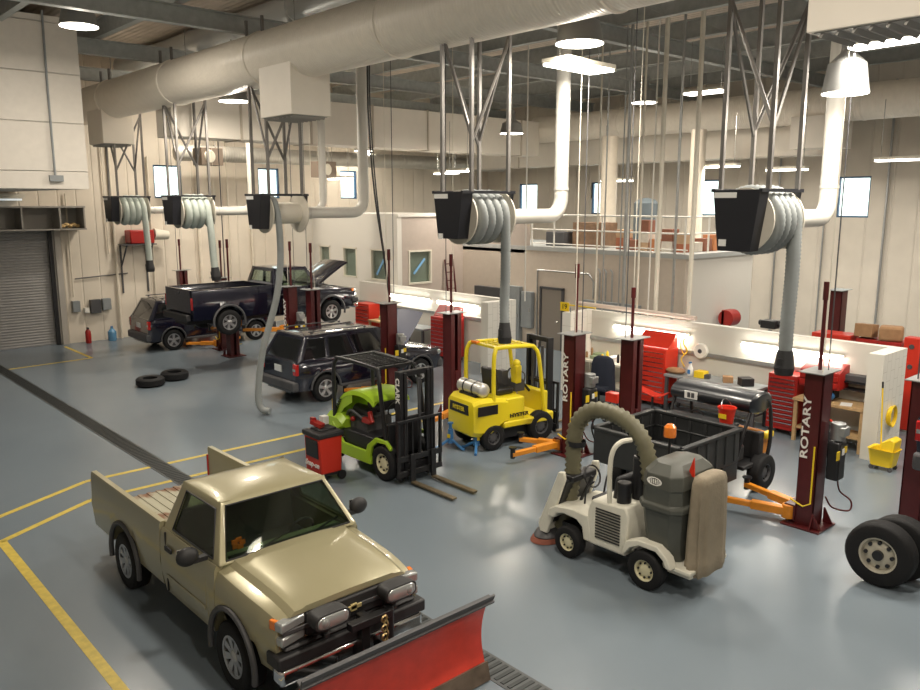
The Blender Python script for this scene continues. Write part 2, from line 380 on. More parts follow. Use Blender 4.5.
# ---------------------------------------------------------------- ducts
dm2 = mat('spiral_duct_paint', (.84, .78, .68), .35, var=.03, spec=.5); wave_bump(dm2, 'Y', 4.2, .5, .02)
t = thing('air_duct', 'huge cream spiral air duct crossing the whole top of the room nearest the camera', 'duct', (9.75, 13, 8.38))
b = B(); b.cyl((0, -16.5, 0), (0, 17.9, 0), .6, n=40); b.done('duct_barrel', dm2, t)
b = B()
for y in (-5.5, -.5, 4.5, 9.5, 14.5): b.lathe([(.6, y-.03), (.625, y-.02), (.625, y+.02), (.6, y+.03)], axis='y', n=40, cap=False)
b.done('duct_joint', dm2, t)
gr = mat('duct_grille', (.3, .29, .27), .5)
for y in (-9.26, 3.3, 15.0):
    b = B(); z = 6.97-8.38; w = .5; hy = .68
    # saddle box: top edge follows the barrel
    for s0, s1 in ((-1, 1),):
        ring = []
        for yy in (y-hy, y+hy):
            ring.append([V((-w, yy, z)), V((w, yy, z)), V((w, yy, -.1)), V((-w, yy, -.1))])
        b.rings(ring)
    tb = b.done('takeoff_box', M['flat_duct'], t, bev=.01)
    b = B()
    for i in range(7): b.box((0, y-hy*.78+i*hy*.26, z-.02), (w*1.7, .03, .08), rx=.6)
    b.box((0, y, z-.005), (w*1.8, hy*1.8, .01)); b.done('grille', gr, tb)
for y in (-4, 3.2, 8.9, 14.6):
    B().cyl((.0, y, .6), (.0, y, 1.3), .012, n=6).done('hanger_rod', M['steel'], t)
def duct(name, label, loc, a, b_, r, axis, m, joints=(), extra=None):
    t = thing(name, label, 'duct', loc); q = B()
    q.cyl((0, a, 0) if axis == 'y' else (a, 0, 0), (0, b_, 0) if axis == 'y' else (b_, 0, 0), r, n=32); q.done('duct_barrel', m, t)
    q = B(); k = a+1.5
    while k < b_: q.lathe([(r, k-.03), (r+.02, k-.02), (r+.02, k+.02), (r, k+.03)], axis=axis, n=32, cap=False); k += 3
    q.done('duct_joint', m, t); return t
t = duct('air_duct', 'long cream spiral air duct beyond the bays under the right half of the roof', (26.2, 12, 8.12), -15, 12, .55, 'y', dm2)
b = B(); b.box((0, -.2, -.85), (1.1, 1.5, 1.0)); b.box((0, -11.5, -.85), (1.1, 1.5, 1.0)); b.done('takeoff_box', M['flat_duct'], t, bev=.01)
for y in (-7.2, -1.2, 4): B().cyl((0, y, .6), (0, y, 1.5), .012, n=6).done('hanger_rod', M['steel'], t)
duct('air_duct', 'unpainted silver round duct high above the cream duct at upper left', (11.2, 20, 9.9), -12, 10.5, .34, 'y', mat('silver_duct', (.62, .64, .64), .4, .3))
gd = mat('galv_spiral', (.5, .48, .43), .4, .4, var=.06); wave_bump(gd, 'X', 3, .3, .02)
duct('air_duct', 'slim silver round duct along the ribbed wall under the boxy duct', (20, 29.4, 6.9), -7.5, 9.5, .3, 'x', gd)
t = thing('air_duct', 'boxy rectangular cream duct crossing behind the big round duct', 'duct', (9.2, 24, 7.0))
b = B(); b.box((8.6, 0, .7), (15.8, 1.1, 1.4)); b.done('duct_body', M['flat_duct'], t, bev=.01)
b = B()
for x in (2.9, 5.4, 7.9, 10.4, 12.9, 15.4): b.box((x, -.0, .7), (.07, 1.16, 1.46))
b.done('duct_flange', mat('flange_tan', (.5, .44, .36), .6), t)
t = thing('air_duct', 'rectangular duct segment high up in front of the far windows', 'duct', (27.6, 19, 6.65))
b = B(); b.box((0, 1.5, .5), (.9, 17, 1.0)); b.done('duct_body', M['flat_duct'], t, bev=.01)
b = B()
for y in (-5, -2, 1, 4, 7): b.box((0, y, .5), (.96, .06, 1.06))
b.done('duct_flange', bpy.data.materials['flange_tan'], t)

# ---------------------------------------------------------------- lamps
LAMPS = []; STRIPS = []; M['btube'] = mat('bench_tube', (1, 1, 1), .4, emit=(1, .94, .82), es=30)
def bell(loc, label, r=.42, power=500, zt=9.6, tall=False, first=[None]):
    if first[0] is None:
        t = thing('high_bay_lamp', label, 'lamp', loc, group='round high bay lamps')
        b = B(); b.lathe([(.42, 0), (.40, .04), (.33, .34), (.14, .46), (.12, .5), (.12, .78), (.06, .82)], n=28); b.done('reflector', mat('spun_aluminium', (.3, .3, .29), .42, .5), t)
        b = B(); b.lathe([(.40, -.012), (.40, .0)], n=28); b.done('lens', M['lamp'], t)
        b = B(); b.cyl((0, 0, .8), (0, 0, 1.6), .018, n=8); b.done('stem', M['steel'], t)
        first[0] = t
    else: t = dup(first[0], loc, 0, label)
    LAMPS.append((*loc, power)); return t
bell((11.05, 9.2, 7.74), 'round high bay lamp just below the big cream duct at top centre', power=180)
bell((10.6, 20.9, 7.8), 'round high bay lamp hanging under the big duct left of its boxy outlet', power=230)
q_ = bell((12.75, 5.42, 6.72), 'bell-shaped high bay lamp at upper right near the white vertical pipe', power=130)
q_.scale = (.82, .82, 1.25)
bell((20.6, 20.1, 7.45), 'small high bay lamp seen through the hanger struts above the centre reel', power=190)
bell((22, 15.6, 8.2), 'distant high bay lamp under the second cream duct', power=190)
bell((21.0, 29.5, 7.3), 'distant high bay lamp beside the boxy duct over the office', power=140)
bell((5, 4, 8.8), 'high bay lamp above the tan pickup truck', power=300)
bell((4.5, 14, 8.8), 'high bay lamp over the floor drain', power=260)
bell((12.8, 27.2, 9.0), 'added fill lamp hidden behind the big duct near the ribbed wall', power=330)  # extra lamp, hidden by the duct, added to brighten the ribbed wall
bell((6.3, 19.6, 8.95), 'high bay lamp over the floor in front of the cream soffit box', power=200)
bell((15, 1, 8.8), 'high bay lamp over the right hand bay', power=260)
bell((2, -2, 9), 'added unseen fill lamp behind the viewer near the right hand wall', power=380)  # unseen lamp added behind the camera for more light
bell((9.5, -1.5, 9), 'added unseen fill lamp at the far right of the hall', power=380)  # another out-of-view lamp, added to raise the light level in the hall
bell((20, 2.5, 8.8), 'high bay lamp over the far right hand corner', power=330)
bell((14.5, 24.5, 8.6), 'high bay lamp over the lifted pickup bay', power=230)
SM = [None]
def strip(x0, y0, x1, y1, z, label, power=120, zt=None, w=.3):
    cx, cy = (x0+x1)/2, (y0+y1)/2; L = math.hypot(x1-x0, y1-y0); an = math.atan2(y1-y0, x1-x0)
    t = thing('strip_light', label, 'light', (cx, cy, z), an)
    B().box((0, 0, .06), (L, w, .08)).done('housing', M['cream'], t, bev=.01)
    B().box((0, 0, -.005), (L-.04, w*.92, .05)).done('diffuser', M['tube'], t, bev=.01)
    b = B()
    for s in (-.4, .4): b.cyl((s*L, 0, .1), (s*L, 0, (zt or z+1.2)-z), .01, n=6)
    b.done('hanger_rod', M['steel'], t)
    STRIPS.append((x0, y0, x1, y1, z, power))
strip(11.05, 9.75, 12.5, 9.83, 7.5, 'flat square-ended panel light below the round lamp at top centre', 120, 9.1, .6)
strip(12.43, 5.25, 12.3, 3.6, 7.3, 'bright fluorescent strip at the top right edge of the picture', 220, 9.5)
strip(20.6, 13.2, 20.6, 12.0, 8.1, 'oval-looking bright light above the right hand hose reel frame', 150, 9.5, .5)
strip(25, 15.6, 25, 13.9, 6.27, 'strip light in front of the far window left of the black reel plate', 120, 8)
strip(25, 12.9, 25, 11.6, 6.1, 'strip light in front of the far wall beside the right reel', 120, 8)
strip(25, 9.6, 25, 8.2, 6.28, 'strip light near the far wall at the right edge of the picture', 120, 8)
strip(20, 22.8, 20, 21.6, 6.2, 'strip light over the grey mezzanine room wall', 90, 8)
strip(23, 27, 23, 25.6, 6.3, 'strip light above the office roof', 90, 8)
strip(18, 27.6, 18, 26.2, 6.0, 'strip light above the three office windows', 70, 8)
strip(25.6, 20, 25.6, 18.6, 5.9, 'strip light over the mezzanine storage boxes', 120, 8)
# under-shelf lights on the bench partitions
for i, (y0, y1, lab) in enumerate(((10.7, 13.0, 'glowing wall light above the bench behind the tall red tool chest'), (6.95, 9.3, 'glowing wall light above the red roller cabinet on the right partition'),
                     (20.7, 22.9, 'glowing wall light on the left partition above the leftmost tool chest'), (18.3, 20.3, 'glowing wall light on the left partition nearest its white end pier'))):
    t = thing('bench_light', lab, 'light', (17.36, (y0+y1)/2, 1.84))
    B().box((0, 0, .0), (.04, y1-y0, .06)).done('housing', M['white'], t)
    B().cyl((-.06, -(y1-y0)/2+.03, -.04), (-.06, (y1-y0)/2-.03, -.04), .035, n=8).done('tube', M['btube'], t)
    WALLL = globals().setdefault('WALLL', []); WALLL.append((17.28, (y0+y1)/2, 1.84, y1-y0))
# ---------------------------------------------------------------- two-post lift columns
def lift_post(label, x, y, face, arms=(), unit=False, mid=0, rod=1.4, words=True, arm_z=.2, top_pair=True, H=2.5, group='maroon lift posts'):
    """face: +1 when the carriage faces +Y"""
    t = thing('lift_post', label, 'vehicle lift', (x, y, 0), 0 if face > 0 else PI, group)
    b = B(); w, d = .33, .3
    b.box((0, -d/2+.015, H/2), (w, .03, H)); b.box((-w/2+.015, 0, H/2), (.03, d, H)); b.box((w/2-.015, 0, H/2), (.03, d, H))
    b.box((-w/2+.06, d/2-.012, H/2), (.12, .025, H)); b.box((w/2-.06, d/2-.012, H/2), (.12, .025, H)); b.box((0, 0, H-.01), (w, d, .02))
    b.done('column', M['maroon'], t, bev=.008)
    b = B(); b.box((0, 0, .015), (.62, .62, .03))
    for s in (-1, 1):
        b.prism([(-.31, .03), (-.17, .03), (-.17, .28)], 'x', s*.21-.012, s*.21+.012)
        b.prism([(s*.31, .03), (s*.21, .03), (s*.21, .28)], 'y', -.17, -.145)
    b.done('base_plate', M['maroon'], t, bev=.004)
    b = B(); b.box((0, 0, H+.02), (.62, .4, .015)); b.done('top_plate', M['galv'], t)
    b = B(); b.box((0, d/2-.02, arm_z+.45), (w-.24, .08, .95)); b.box((0, d/2+.07, arm_z), (w+.08, .18, .26)); b.done('carriage', M['maroon'] if arm_z < 1 else M['orange'], t, bev=.006)
    for (a, L, k) in arms:
        q = B(); c, s = math.cos(a), math.sin(a); p0 = V((.17*(1 if c > 0 else -1), d/2+.1, arm_z))
        e = p0+V((c, s, 0))*L; m_ = p0+V((c, s, 0))*L*.5
        q.box((p0+m_)/2, (L*.55, .15, .13), rz=a); q.box((m_+e)/2, (L*.55, .1, .09), rz=a)
        q.cyl(p0-V((0, 0, .11)), p0+V((0, 0, .11)), .1)
        o = q.done('lift_arm', M['orange'], t, bev=.01)
        q = B(); q.cyl(e-V((0, 0, .08)), e+V((0, 0, .12)), .05); q.cyl(e+V((0, 0, .12)), e+V((0, 0, .15)), .08); q.done('lift_pad', M['blk'], o)
    b = B(); b.tube([(-w/2-.03, -.1*1, 1.35), (-w/2-.03, -.1, .42), (-w/2-.06, .0, .36), (-w/2-.03, .22, .42)], .014); b.done('guard_handle', M['yel'], t)
    if rod:
        b = B(); b.cyl((.05, .02, H), (.05, .02, H+rod), .03); b.cyl((.05, .02, H+rod*.8), (.05, .02, H+rod), .045); b.done('limit_rod', M['maroon'], t)
        b = B(); b.cyl((-.12, -.1, H), (-.12, -.1, 9.1), .008, n=6); b.done('air_line', M['cream'], t)
        b = B(); b.cyl((.12, -.08, H), (.12, -.08, 9.1), .01, n=6); b.done('air_line', M['dgrey'], t)
    if words:
        side = -1 if face > 0 else 1   # camera sees world -X
        s_ = -1 if face > 0 else 1
        text('lettering', 'ROTARY', .165, M['ink'], t, (s_*(w/2+.006), .07*(1 if face > 0 else -1), 1.62), (0, 0, 1), (0, 1 if s_ < 0 else -1, 0) if False else (0, -s_*-1 if False else (1 if s_ > 0 else -1)*-1, 0), bold=.003, sx=1.55)
    if unit:
        s_ = -1
        b = B(); b.box((.14*(1), -.3, 1.12), (.26, .2, .62)); o = b.done('power_unit', M['blk'], t, bev=.03)
        b = B(); b.cyl((.14, -.3, 1.45), (.14, -.3, 1.72), .11); b.box((.14, -.36, 1.6), (.2, .16, .14)); b.done('motor', M['galv'], o, bev=.01)
        b = B(); b.box((-.06, -.41, 1.25), (.1, .012, .14)); b.box((.2, -.41, 1.3), (.09, .012, .1)); b.done('notice_label', M['yel'], o)
        b = B(); b.box((.12, -.41, 1.28), (.07, .013, .1)); b.done('white_label', M['paper'], o)
        b = B(); b.tube(spline([(.2, -.32, .82), (.24, -.36, .6), (.34, -.5, .45), (.3, -.5, .3), (.16, -.3, .33), (.1, -.2, .5)]), .014); b.done('hydraulic_hose', M['maroon'], o)
    return t
LX = 12.3
lift_post('maroon lift post with grey power unit between the utility cart and the mop bucket side', LX, 5.27, 1, ((1.85, 1.1, 0), (1.3, 1.1, 0), ), True)
lift_post('maroon lift post behind the black cargo bed, beside the tall red tool chest', 12.7, 9.07, -1, ((.8, 1.0, 0),), False, rod=1.0, words=False)
lift_post('maroon lift post with power unit at the right of the yellow forklift', LX, 10.17, 1, ((PI-.1, 1.2, 0), (2.0, .8, 0)), True)
lift_post('maroon lift post standing between the two forklifts', LX+.2, 14.1, -1, ((.35, 1.2, 0),), False, words=False)
lift_post('maroon lift post rising behind the green forklift mast', LX+.2, 16.6, 1, ((2.5, .9, 0),), True, words=False)
lift_post('maroon lift post behind the navy utility car, nearer the office windows', 12.8, 20.76, -1, ((.8, .8, 0),), False, words=False)
lift_post('maroon lift post with pump unit, left of its twin behind the navy utility car', 12.75, 22.0, 1, ((2.5, 1.2, 0),), True, arm_z=1.15)
lift_post('maroon lift post hidden behind the raised pickup bed, its foot showing below', 12.1, 24.75, -1, ((.5, 1.1, 0),), False, arm_z=1.15, words=False)
lift_post('maroon lift post seen right of the leftmost post above the raised pickup bed', 12.45, 26.17, 1, ((2.5, 1.0, 0), (.6, 1, 0)), False, rod=1.3, words=False)
lift_post('leftmost maroon lift post, near the ribbed wall', 12.75, 30.1, -1, ((.6, .9, 0),), False, rod=1.2, words=False)
lift_post('maroon lift post at the right edge of the picture by the dual truck tyres', 12.9, 3.95, -1, (), False, rod=1.4, words=False)
lift_post('distant maroon lift post standing beyond the right bench partition', 20.6, 8.5, 1, (), False, rod=0, words=False, H=2.9)
# ---------------------------------------------------------------- exhaust hose reels
pl = mat('reel_end_plate_black', (.012, .013, .018), .4); st = mat('strut_steel', (.2, .19, .18), .45, .5, var=.1)
def reel(label, yc, hose, hm, coils=3.4, frame_m=st, zf=9.3, cr=.09, R=.40, skip_coil=False, pipe=None, end='cuff', big=None, rx=10.0):
    t = thing('exhaust_hose_reel', label, 'hose reel', (rx, yc, 0), 0, 'exhaust hose reels')
    z0, z1 = 4.46 if big is None else 4.38, 5.28
    def trap(b, x0, x1): b.prism([(-.26, z0), (.26, z0), (.38, z1), (-.38, z1)], 'x', x0, x1)
    b = B(); trap(b, -.62, -.36); o = b.done('end_housing', pl, t, bev=.008)
    b = B(); b.box((-.625, .17, 5.2), (.01, .36, .08)); b.box((-.625, .18, 4.5), (.01, .12, .1)); b.done('white_label', M['paper'], o)
    b = B(); trap(b, .62, .66); b.done('end_plate', pl, t)
    b = B(); b.box((.02, -.38, 5.27), (1.3, .05, .05)); b.box((.02, .38, 5.27), (1.3, .05, .05)); b.done('top_bar', pl, t)
    b = B(); b.lathe([(.48, -.36), (.48, -.33), (.26, -.3), (.26, .56), (.48, .59), (.48, .62)], (0, 0, 4.83), 'x', 32); b.done('drum', mat('drum_paint', (.62, .58, .5), .45) if 'drum_paint' not in bpy.data.materials else bpy.data.materials['drum_paint'], t)
    path = []; N = int(coils*20)
    if not skip_coil:
        for i in range(N+1):
            a = PI+.6-(i-N)*2*PI/20*-1   # ends at front (-Y) side
            x = -.2+.62*i/N
            path.append((x, R*math.cos(a-.6), 4.83+R*math.sin(a-.6)))
        path = path[:-1]
    px = .42 if not skip_coil else -.2
    dp = [(px, -R, 4.75)]+[(px+hx, -R-.02+hy, hz) for hx, hy, hz in hose]
    if skip_coil: path = [(px-.02, -.05, 4.83+R-.02), (px, -.25, 4.83+.28)]
    full = path+dp
    b = B(); pts = resample(spline(full, 6), .03)
    b.tube(pts, [cr*(1.06 if i % 2 else .95) for i in range(len(pts))], 12); b.done('hose', hm, t, ang=60)
    e = V(full[-1]); p = V(full[-2]); d = (e-p).normalized()
    if end == 'cuff':
        b = B(); b.cyl(e-d*.05, e+d*.22, cr*1.1, cr*1.45, 16); b.cyl(e+d*.22, e+d*.34, cr*1.5, cr*1.3, 16); b.box(e+d*.12+V((-cr*1.3, 0, 0)), (.02, .09, .1)); b.done('nozzle', M['blkpl'], t)
    # hangers
    for sx in (-.4, .5):
        for sy in (-.38, .38):
            b = B(); b.box((sx, sy, (5.28+zf)/2), (.06, .06, zf-5.28)); b.done('hanger_post', frame_m, t)
    b = B()
    b.cyl((-.4, .38, 7.9), (.5, .38, 6.1), .032, n=6); b.cyl((.5, -.38, 7.9), (-.4, -.38, 6.1), .032, n=6)
    b.cyl((-.4, .38, 8.0), (-.4, -.38, 6.2), .032, n=6); b.cyl((.5, -.38, 8.0), (.5, .38, 6.2), .032, n=6)
    b.done('cross_brace', frame_m, t)
    if pipe:
        x1, zt, r = pipe[:3]
        q = thing('exhaust_pipe', pipe[3], 'pipe', (rx, yc, 4.83), 0, None)
        b = B(); pts = [V((.66, 0, 0)), V((x1-rx-.35, 0, 0))]
        for i in range(9):
            a = i*PI/16; pts.append(V((x1-rx-.35+.35*math.sin(a), 0, .35-.35*math.cos(a))))
        pts.append(V((x1-rx, 0, zt-4.83))); b.tube(pts, r, 18); b.done('pipe_run', M['pipe'], q)
        b = B(); b.cyl((.9, 0, 0), (.95, 0, 0), r+.012, n=18); b.cyl((x1-rx, 0, .5), (x1-rx, 0, .55), r+.012, n=18); b.done('pipe_collar', M['pipe'], q)
    return t
reel('black hose reel at the right with thick grey hose hanging to the red cabinet', 6.13, [(-.02, 0, 4.0), (-.06, 0, 3.3), (-.06, 0, 2.78)], M['hose'], 3.4, pipe=(14.1, 9.0, .15, 'white exhaust pipe elbowing up at the right, beside the bell-shaped lamp'), cr=.105, R=.42, big=1, rx=11.62)
reel('black hose reel at picture centre, hose hanging behind the yellow forklift', 10.7, [(.05, .05, 4.0), (.06, .08, 3.3), (.04, .05, 2.85)], M['hose'], 3.4, pipe=(12.4, 9.0, .14, 'white exhaust pipe rising at picture centre behind the flat panel light'), cr=.09)
reel('black hose reel third from the right, its long hose sagging to the floor', 17.75, [(.02, 0, 4.2), (.0, 0, 3.6), (-.15, 0, 2.76), (-.56, 0, 1.57), (-.74, 0, .5), (-.72, -.1, .15), (-.6, -.3, .1)], M['hose'], 1, skip_coil=True, pipe=(12.6, 8.6, .14, 'white exhaust pipe elbowing up left of the hanging hoist cables'), cr=.08, end='none')
reel('black hose reel second from the left, hose ending above the pickup bed', 22.85, [(.04, 0, 4.2), (.08, .02, 3.5), (.1, 0, 3.15)], M['hosel'], 3.2, pipe=(14.6, 8.6, .12, 'thin white exhaust pipe from the second reel on the left'), cr=.1)
reel('leftmost black hose reel near the ribbed wall', 27.75, [(.02, 0, 4.2), (.05, 0, 3.5), (.06, 0, 3.1)], M['hosel'], 3.2, pipe=(14.6, 8.6, .12, 'thin white exhaust pipe from the leftmost hose reel'), cr=.1)
# ---------------------------------------------------------------- vehicles
def wheel(parent, c, r, w, side, rimm, rr=.6, style='spoke', axis='y', nsp=6, name='wheel'):
    """side: sign of the outward face along the axis"""
    b = B(); c = V(c); h = w/2; k = rr*r
    o = b.lathe([(k, -h*.9), (r*.9, -h), (r*.985, -h*.8), (r, -h*.4), (r, h*.4), (r*.985, h*.8), (r*.9, h), (k, h*.9), (k*.96, h*.5), (k*.96, -h*.5)], c, axis, 32, cap=False)
    b.rings([], cap=False) if False else None
    o = b.done(name, M['rub'], parent, ang=50)
    def P(u, v, d): return c+(V((u, d, v)) if axis == 'y' else V((d, u, v)))
    b = B(); s = side
    b.lathe([(k*1.0, s*h*.85), (k*.9, s*h*.8), (k*.86, s*h*.35), (k*.5, s*h*.3 if style == 'spoke' else s*h*.6), (k*.3, s*h*.62), (.001, s*h*.66)], c, axis, 32, cap=False)
    b.lathe([(k*.99, s*h*.85), (k*.97, -s*h*.8)], c, axis, 24, cap=False)
    rim = b.done('rim', M['dgrey'] if style == 'spoke' else rimm, o, ang=30)
    if style == 'spoke':
        b = B()
        for i in range(nsp):
            a = i*2*PI/nsp+.3; p, q = k*.2, k*.93; wd = k*.13
            def pt(rad, off, d): return P(rad*math.cos(a)-off*math.sin(a), rad*math.sin(a)+off*math.cos(a), s*d)
            b.rings([[pt(p, -wd, h*.72), pt(p, wd, h*.72), pt(p, wd, h*.4), pt(p, -wd, h*.4)], [pt(q, -wd*1.5, h*.84), pt(q, wd*1.5, h*.84), pt(q, wd*1.5, h*.5), pt(q, -wd*1.5, h*.5)]])
        b.lathe([(k*.3, s*h*.5), (k*.3, s*h*.76), (k*.2, s*h*.86), (.001, s*h*.88)], c, axis, 20, cap=False)
        b.lathe([(k*1.0, s*h*.84), (k*1.0, s*h*.9), (k*.88, s*h*.88), (k*.88, s*h*.6)], c, axis, 32, cap=False)
        b.done('spokes', rimm, o)
    else:
        b = B()
        for i in range(8):
            a = i*PI/4; q = P(k*.68*math.cos(a), k*.68*math.sin(a), s*h*.52); d = P(0, 0, 1)-P(0, 0, 0)
            b.cyl(q-d*s*.03, q+d*s*h*.16, k*.1 if style != 'truck' else k*.11, n=8)
        e = P(0, 0, s*h*.62); d = P(0, 0, 1)-P(0, 0, 0)
        if style == 'truck': b.cyl(e, e+d*s*.05, k*.28, n=16)
        b.done('wheel_holes', M['blk'], o)
    return o
def arch(x, ax, R, zc, base):
    z = base
    for a in ax:
        d = R*R-(x-a)**2
        if d > 0: z = max(z, zc+math.sqrt(d))
    return z
def stations(x0, x1, ax, R, n=10):
    s = {x0, x1}
    for i in range(n): s.add(x0+(x1-x0)*i/(n-1))
    for a in ax:
        for i in range(17):
            x = a+R*math.cos(i*PI/16)*.9999
            if x0 < x < x1: s.add(x)
        for e in (a-R-.004, a+R+.004):
            if x0 < e < x1: s.add(e)
    return sorted(s)
def ringof(x, H):
    return [V((x, y, z)) for y, z in H]+[V((x, -y, z)) for y, z in H[-2:0:-1]]
def pane_grid(b, A, B_, C, D, us, vs, holes):
    """A bottom-left, B bottom-right, C top-right, D top-left"""
    def P(u, v): return A.lerp(B_, u).lerp(D.lerp(C, u), v)
    us = sorted({0, 1, *us}); vs = sorted({0, 1, *vs})
    for u, u2 in zip(us, us[1:]):
        for v, v2 in zip(vs, vs[1:]):
            cu, cv = (u+u2)/2, (v+v2)/2
            if any(h[0] < cu < h[1] and h[2] < cv < h[3] for h in holes): continue
            b.quad(P(u, v), P(u2, v), P(u2, v2), P(u, v2))
    return P
def cabin(root, paint, glass, xb, xt, yb, yt, zb, zt, fw, sides, rear, rname='roof', crown=.05, gname='window_glass', frame=True, th=.03):
    """xb=(rear,front) at belt, xt=(rear,front) at roof, yb/yt half widths. windows as (u0,u1,v0,v1)."""
    c = {}
    for k, x, y, z in (('rl', xb[0], yb, zb), ('rr', xb[0], -yb, zb), ('fl', xb[1], yb, zb), ('fr', xb[1], -yb, zb), ('RL', xt[0], yt, zt), ('RR', xt[0], -yt, zt), ('FL', xt[1], yt, zt), ('FR', xt[1], -yt, zt)): c[k] = V((x, y, z))
    faces = (('windscreen', c['fr'], c['fl'], c['FL'], c['FR'], fw), ('side_window', c['rr'], c['fr'], c['FR'], c['RR'], sides), ('side_window', c['fl'], c['rl'], c['RL'], c['FL'], [(1-h[1], 1-h[0], h[2], h[3]) for h in sides]), ('rear_window', c['rl'], c['rr'], c['RR'], c['RL'], rear))
    b = B(); panes = []
    for nm, a1, a2, a3, a4, hs in faces:
        us = [h[i] for h in hs for i in (0, 1)]; vs = [h[i] for h in hs for i in (2, 3)]
        P = pane_grid(b, a1, a2, a3, a4, us, vs, hs)
        n = (a2-a1).cross(a4-a1).normalized()
        for h in hs: panes.append((nm, [P(h[0], h[2]), P(h[1], h[2]), P(h[1], h[3]), P(h[0], h[3])], n))
    # crowned roof
    N = 8; g = [[None]*(N+1) for _ in range(N+1)]
    for i in range(N+1):
        for j in range(N+1):
            p = c['RR'].lerp(c['FR'], i/N).lerp(c['RL'].lerp(c['FL'], i/N), j/N)
            p = p+V((0, 0, crown*(1-abs(2*j/N-1)**2.5)*(1-abs(2*i/N-1)**3))); g[i][j] = p
    for i in range(N):
        for j in range(N): b.quad(g[i][j], g[i+1][j], g[i+1][j+1], g[i][j+1])
    o = b.done(rname, paint, root, solid=th, weld=True, bev=.02, ang=30)
    for nm, q, n in panes:
        b = B(); b.rings([[p-n*.012 for p in q], [p-n*.018 for p in q]]); b.done(nm, glass, root)
        if frame:
            b = B(); b.tube(q, .012, 6, closed=True); b.done('window_seal', M['blkpl'], root)
    return c

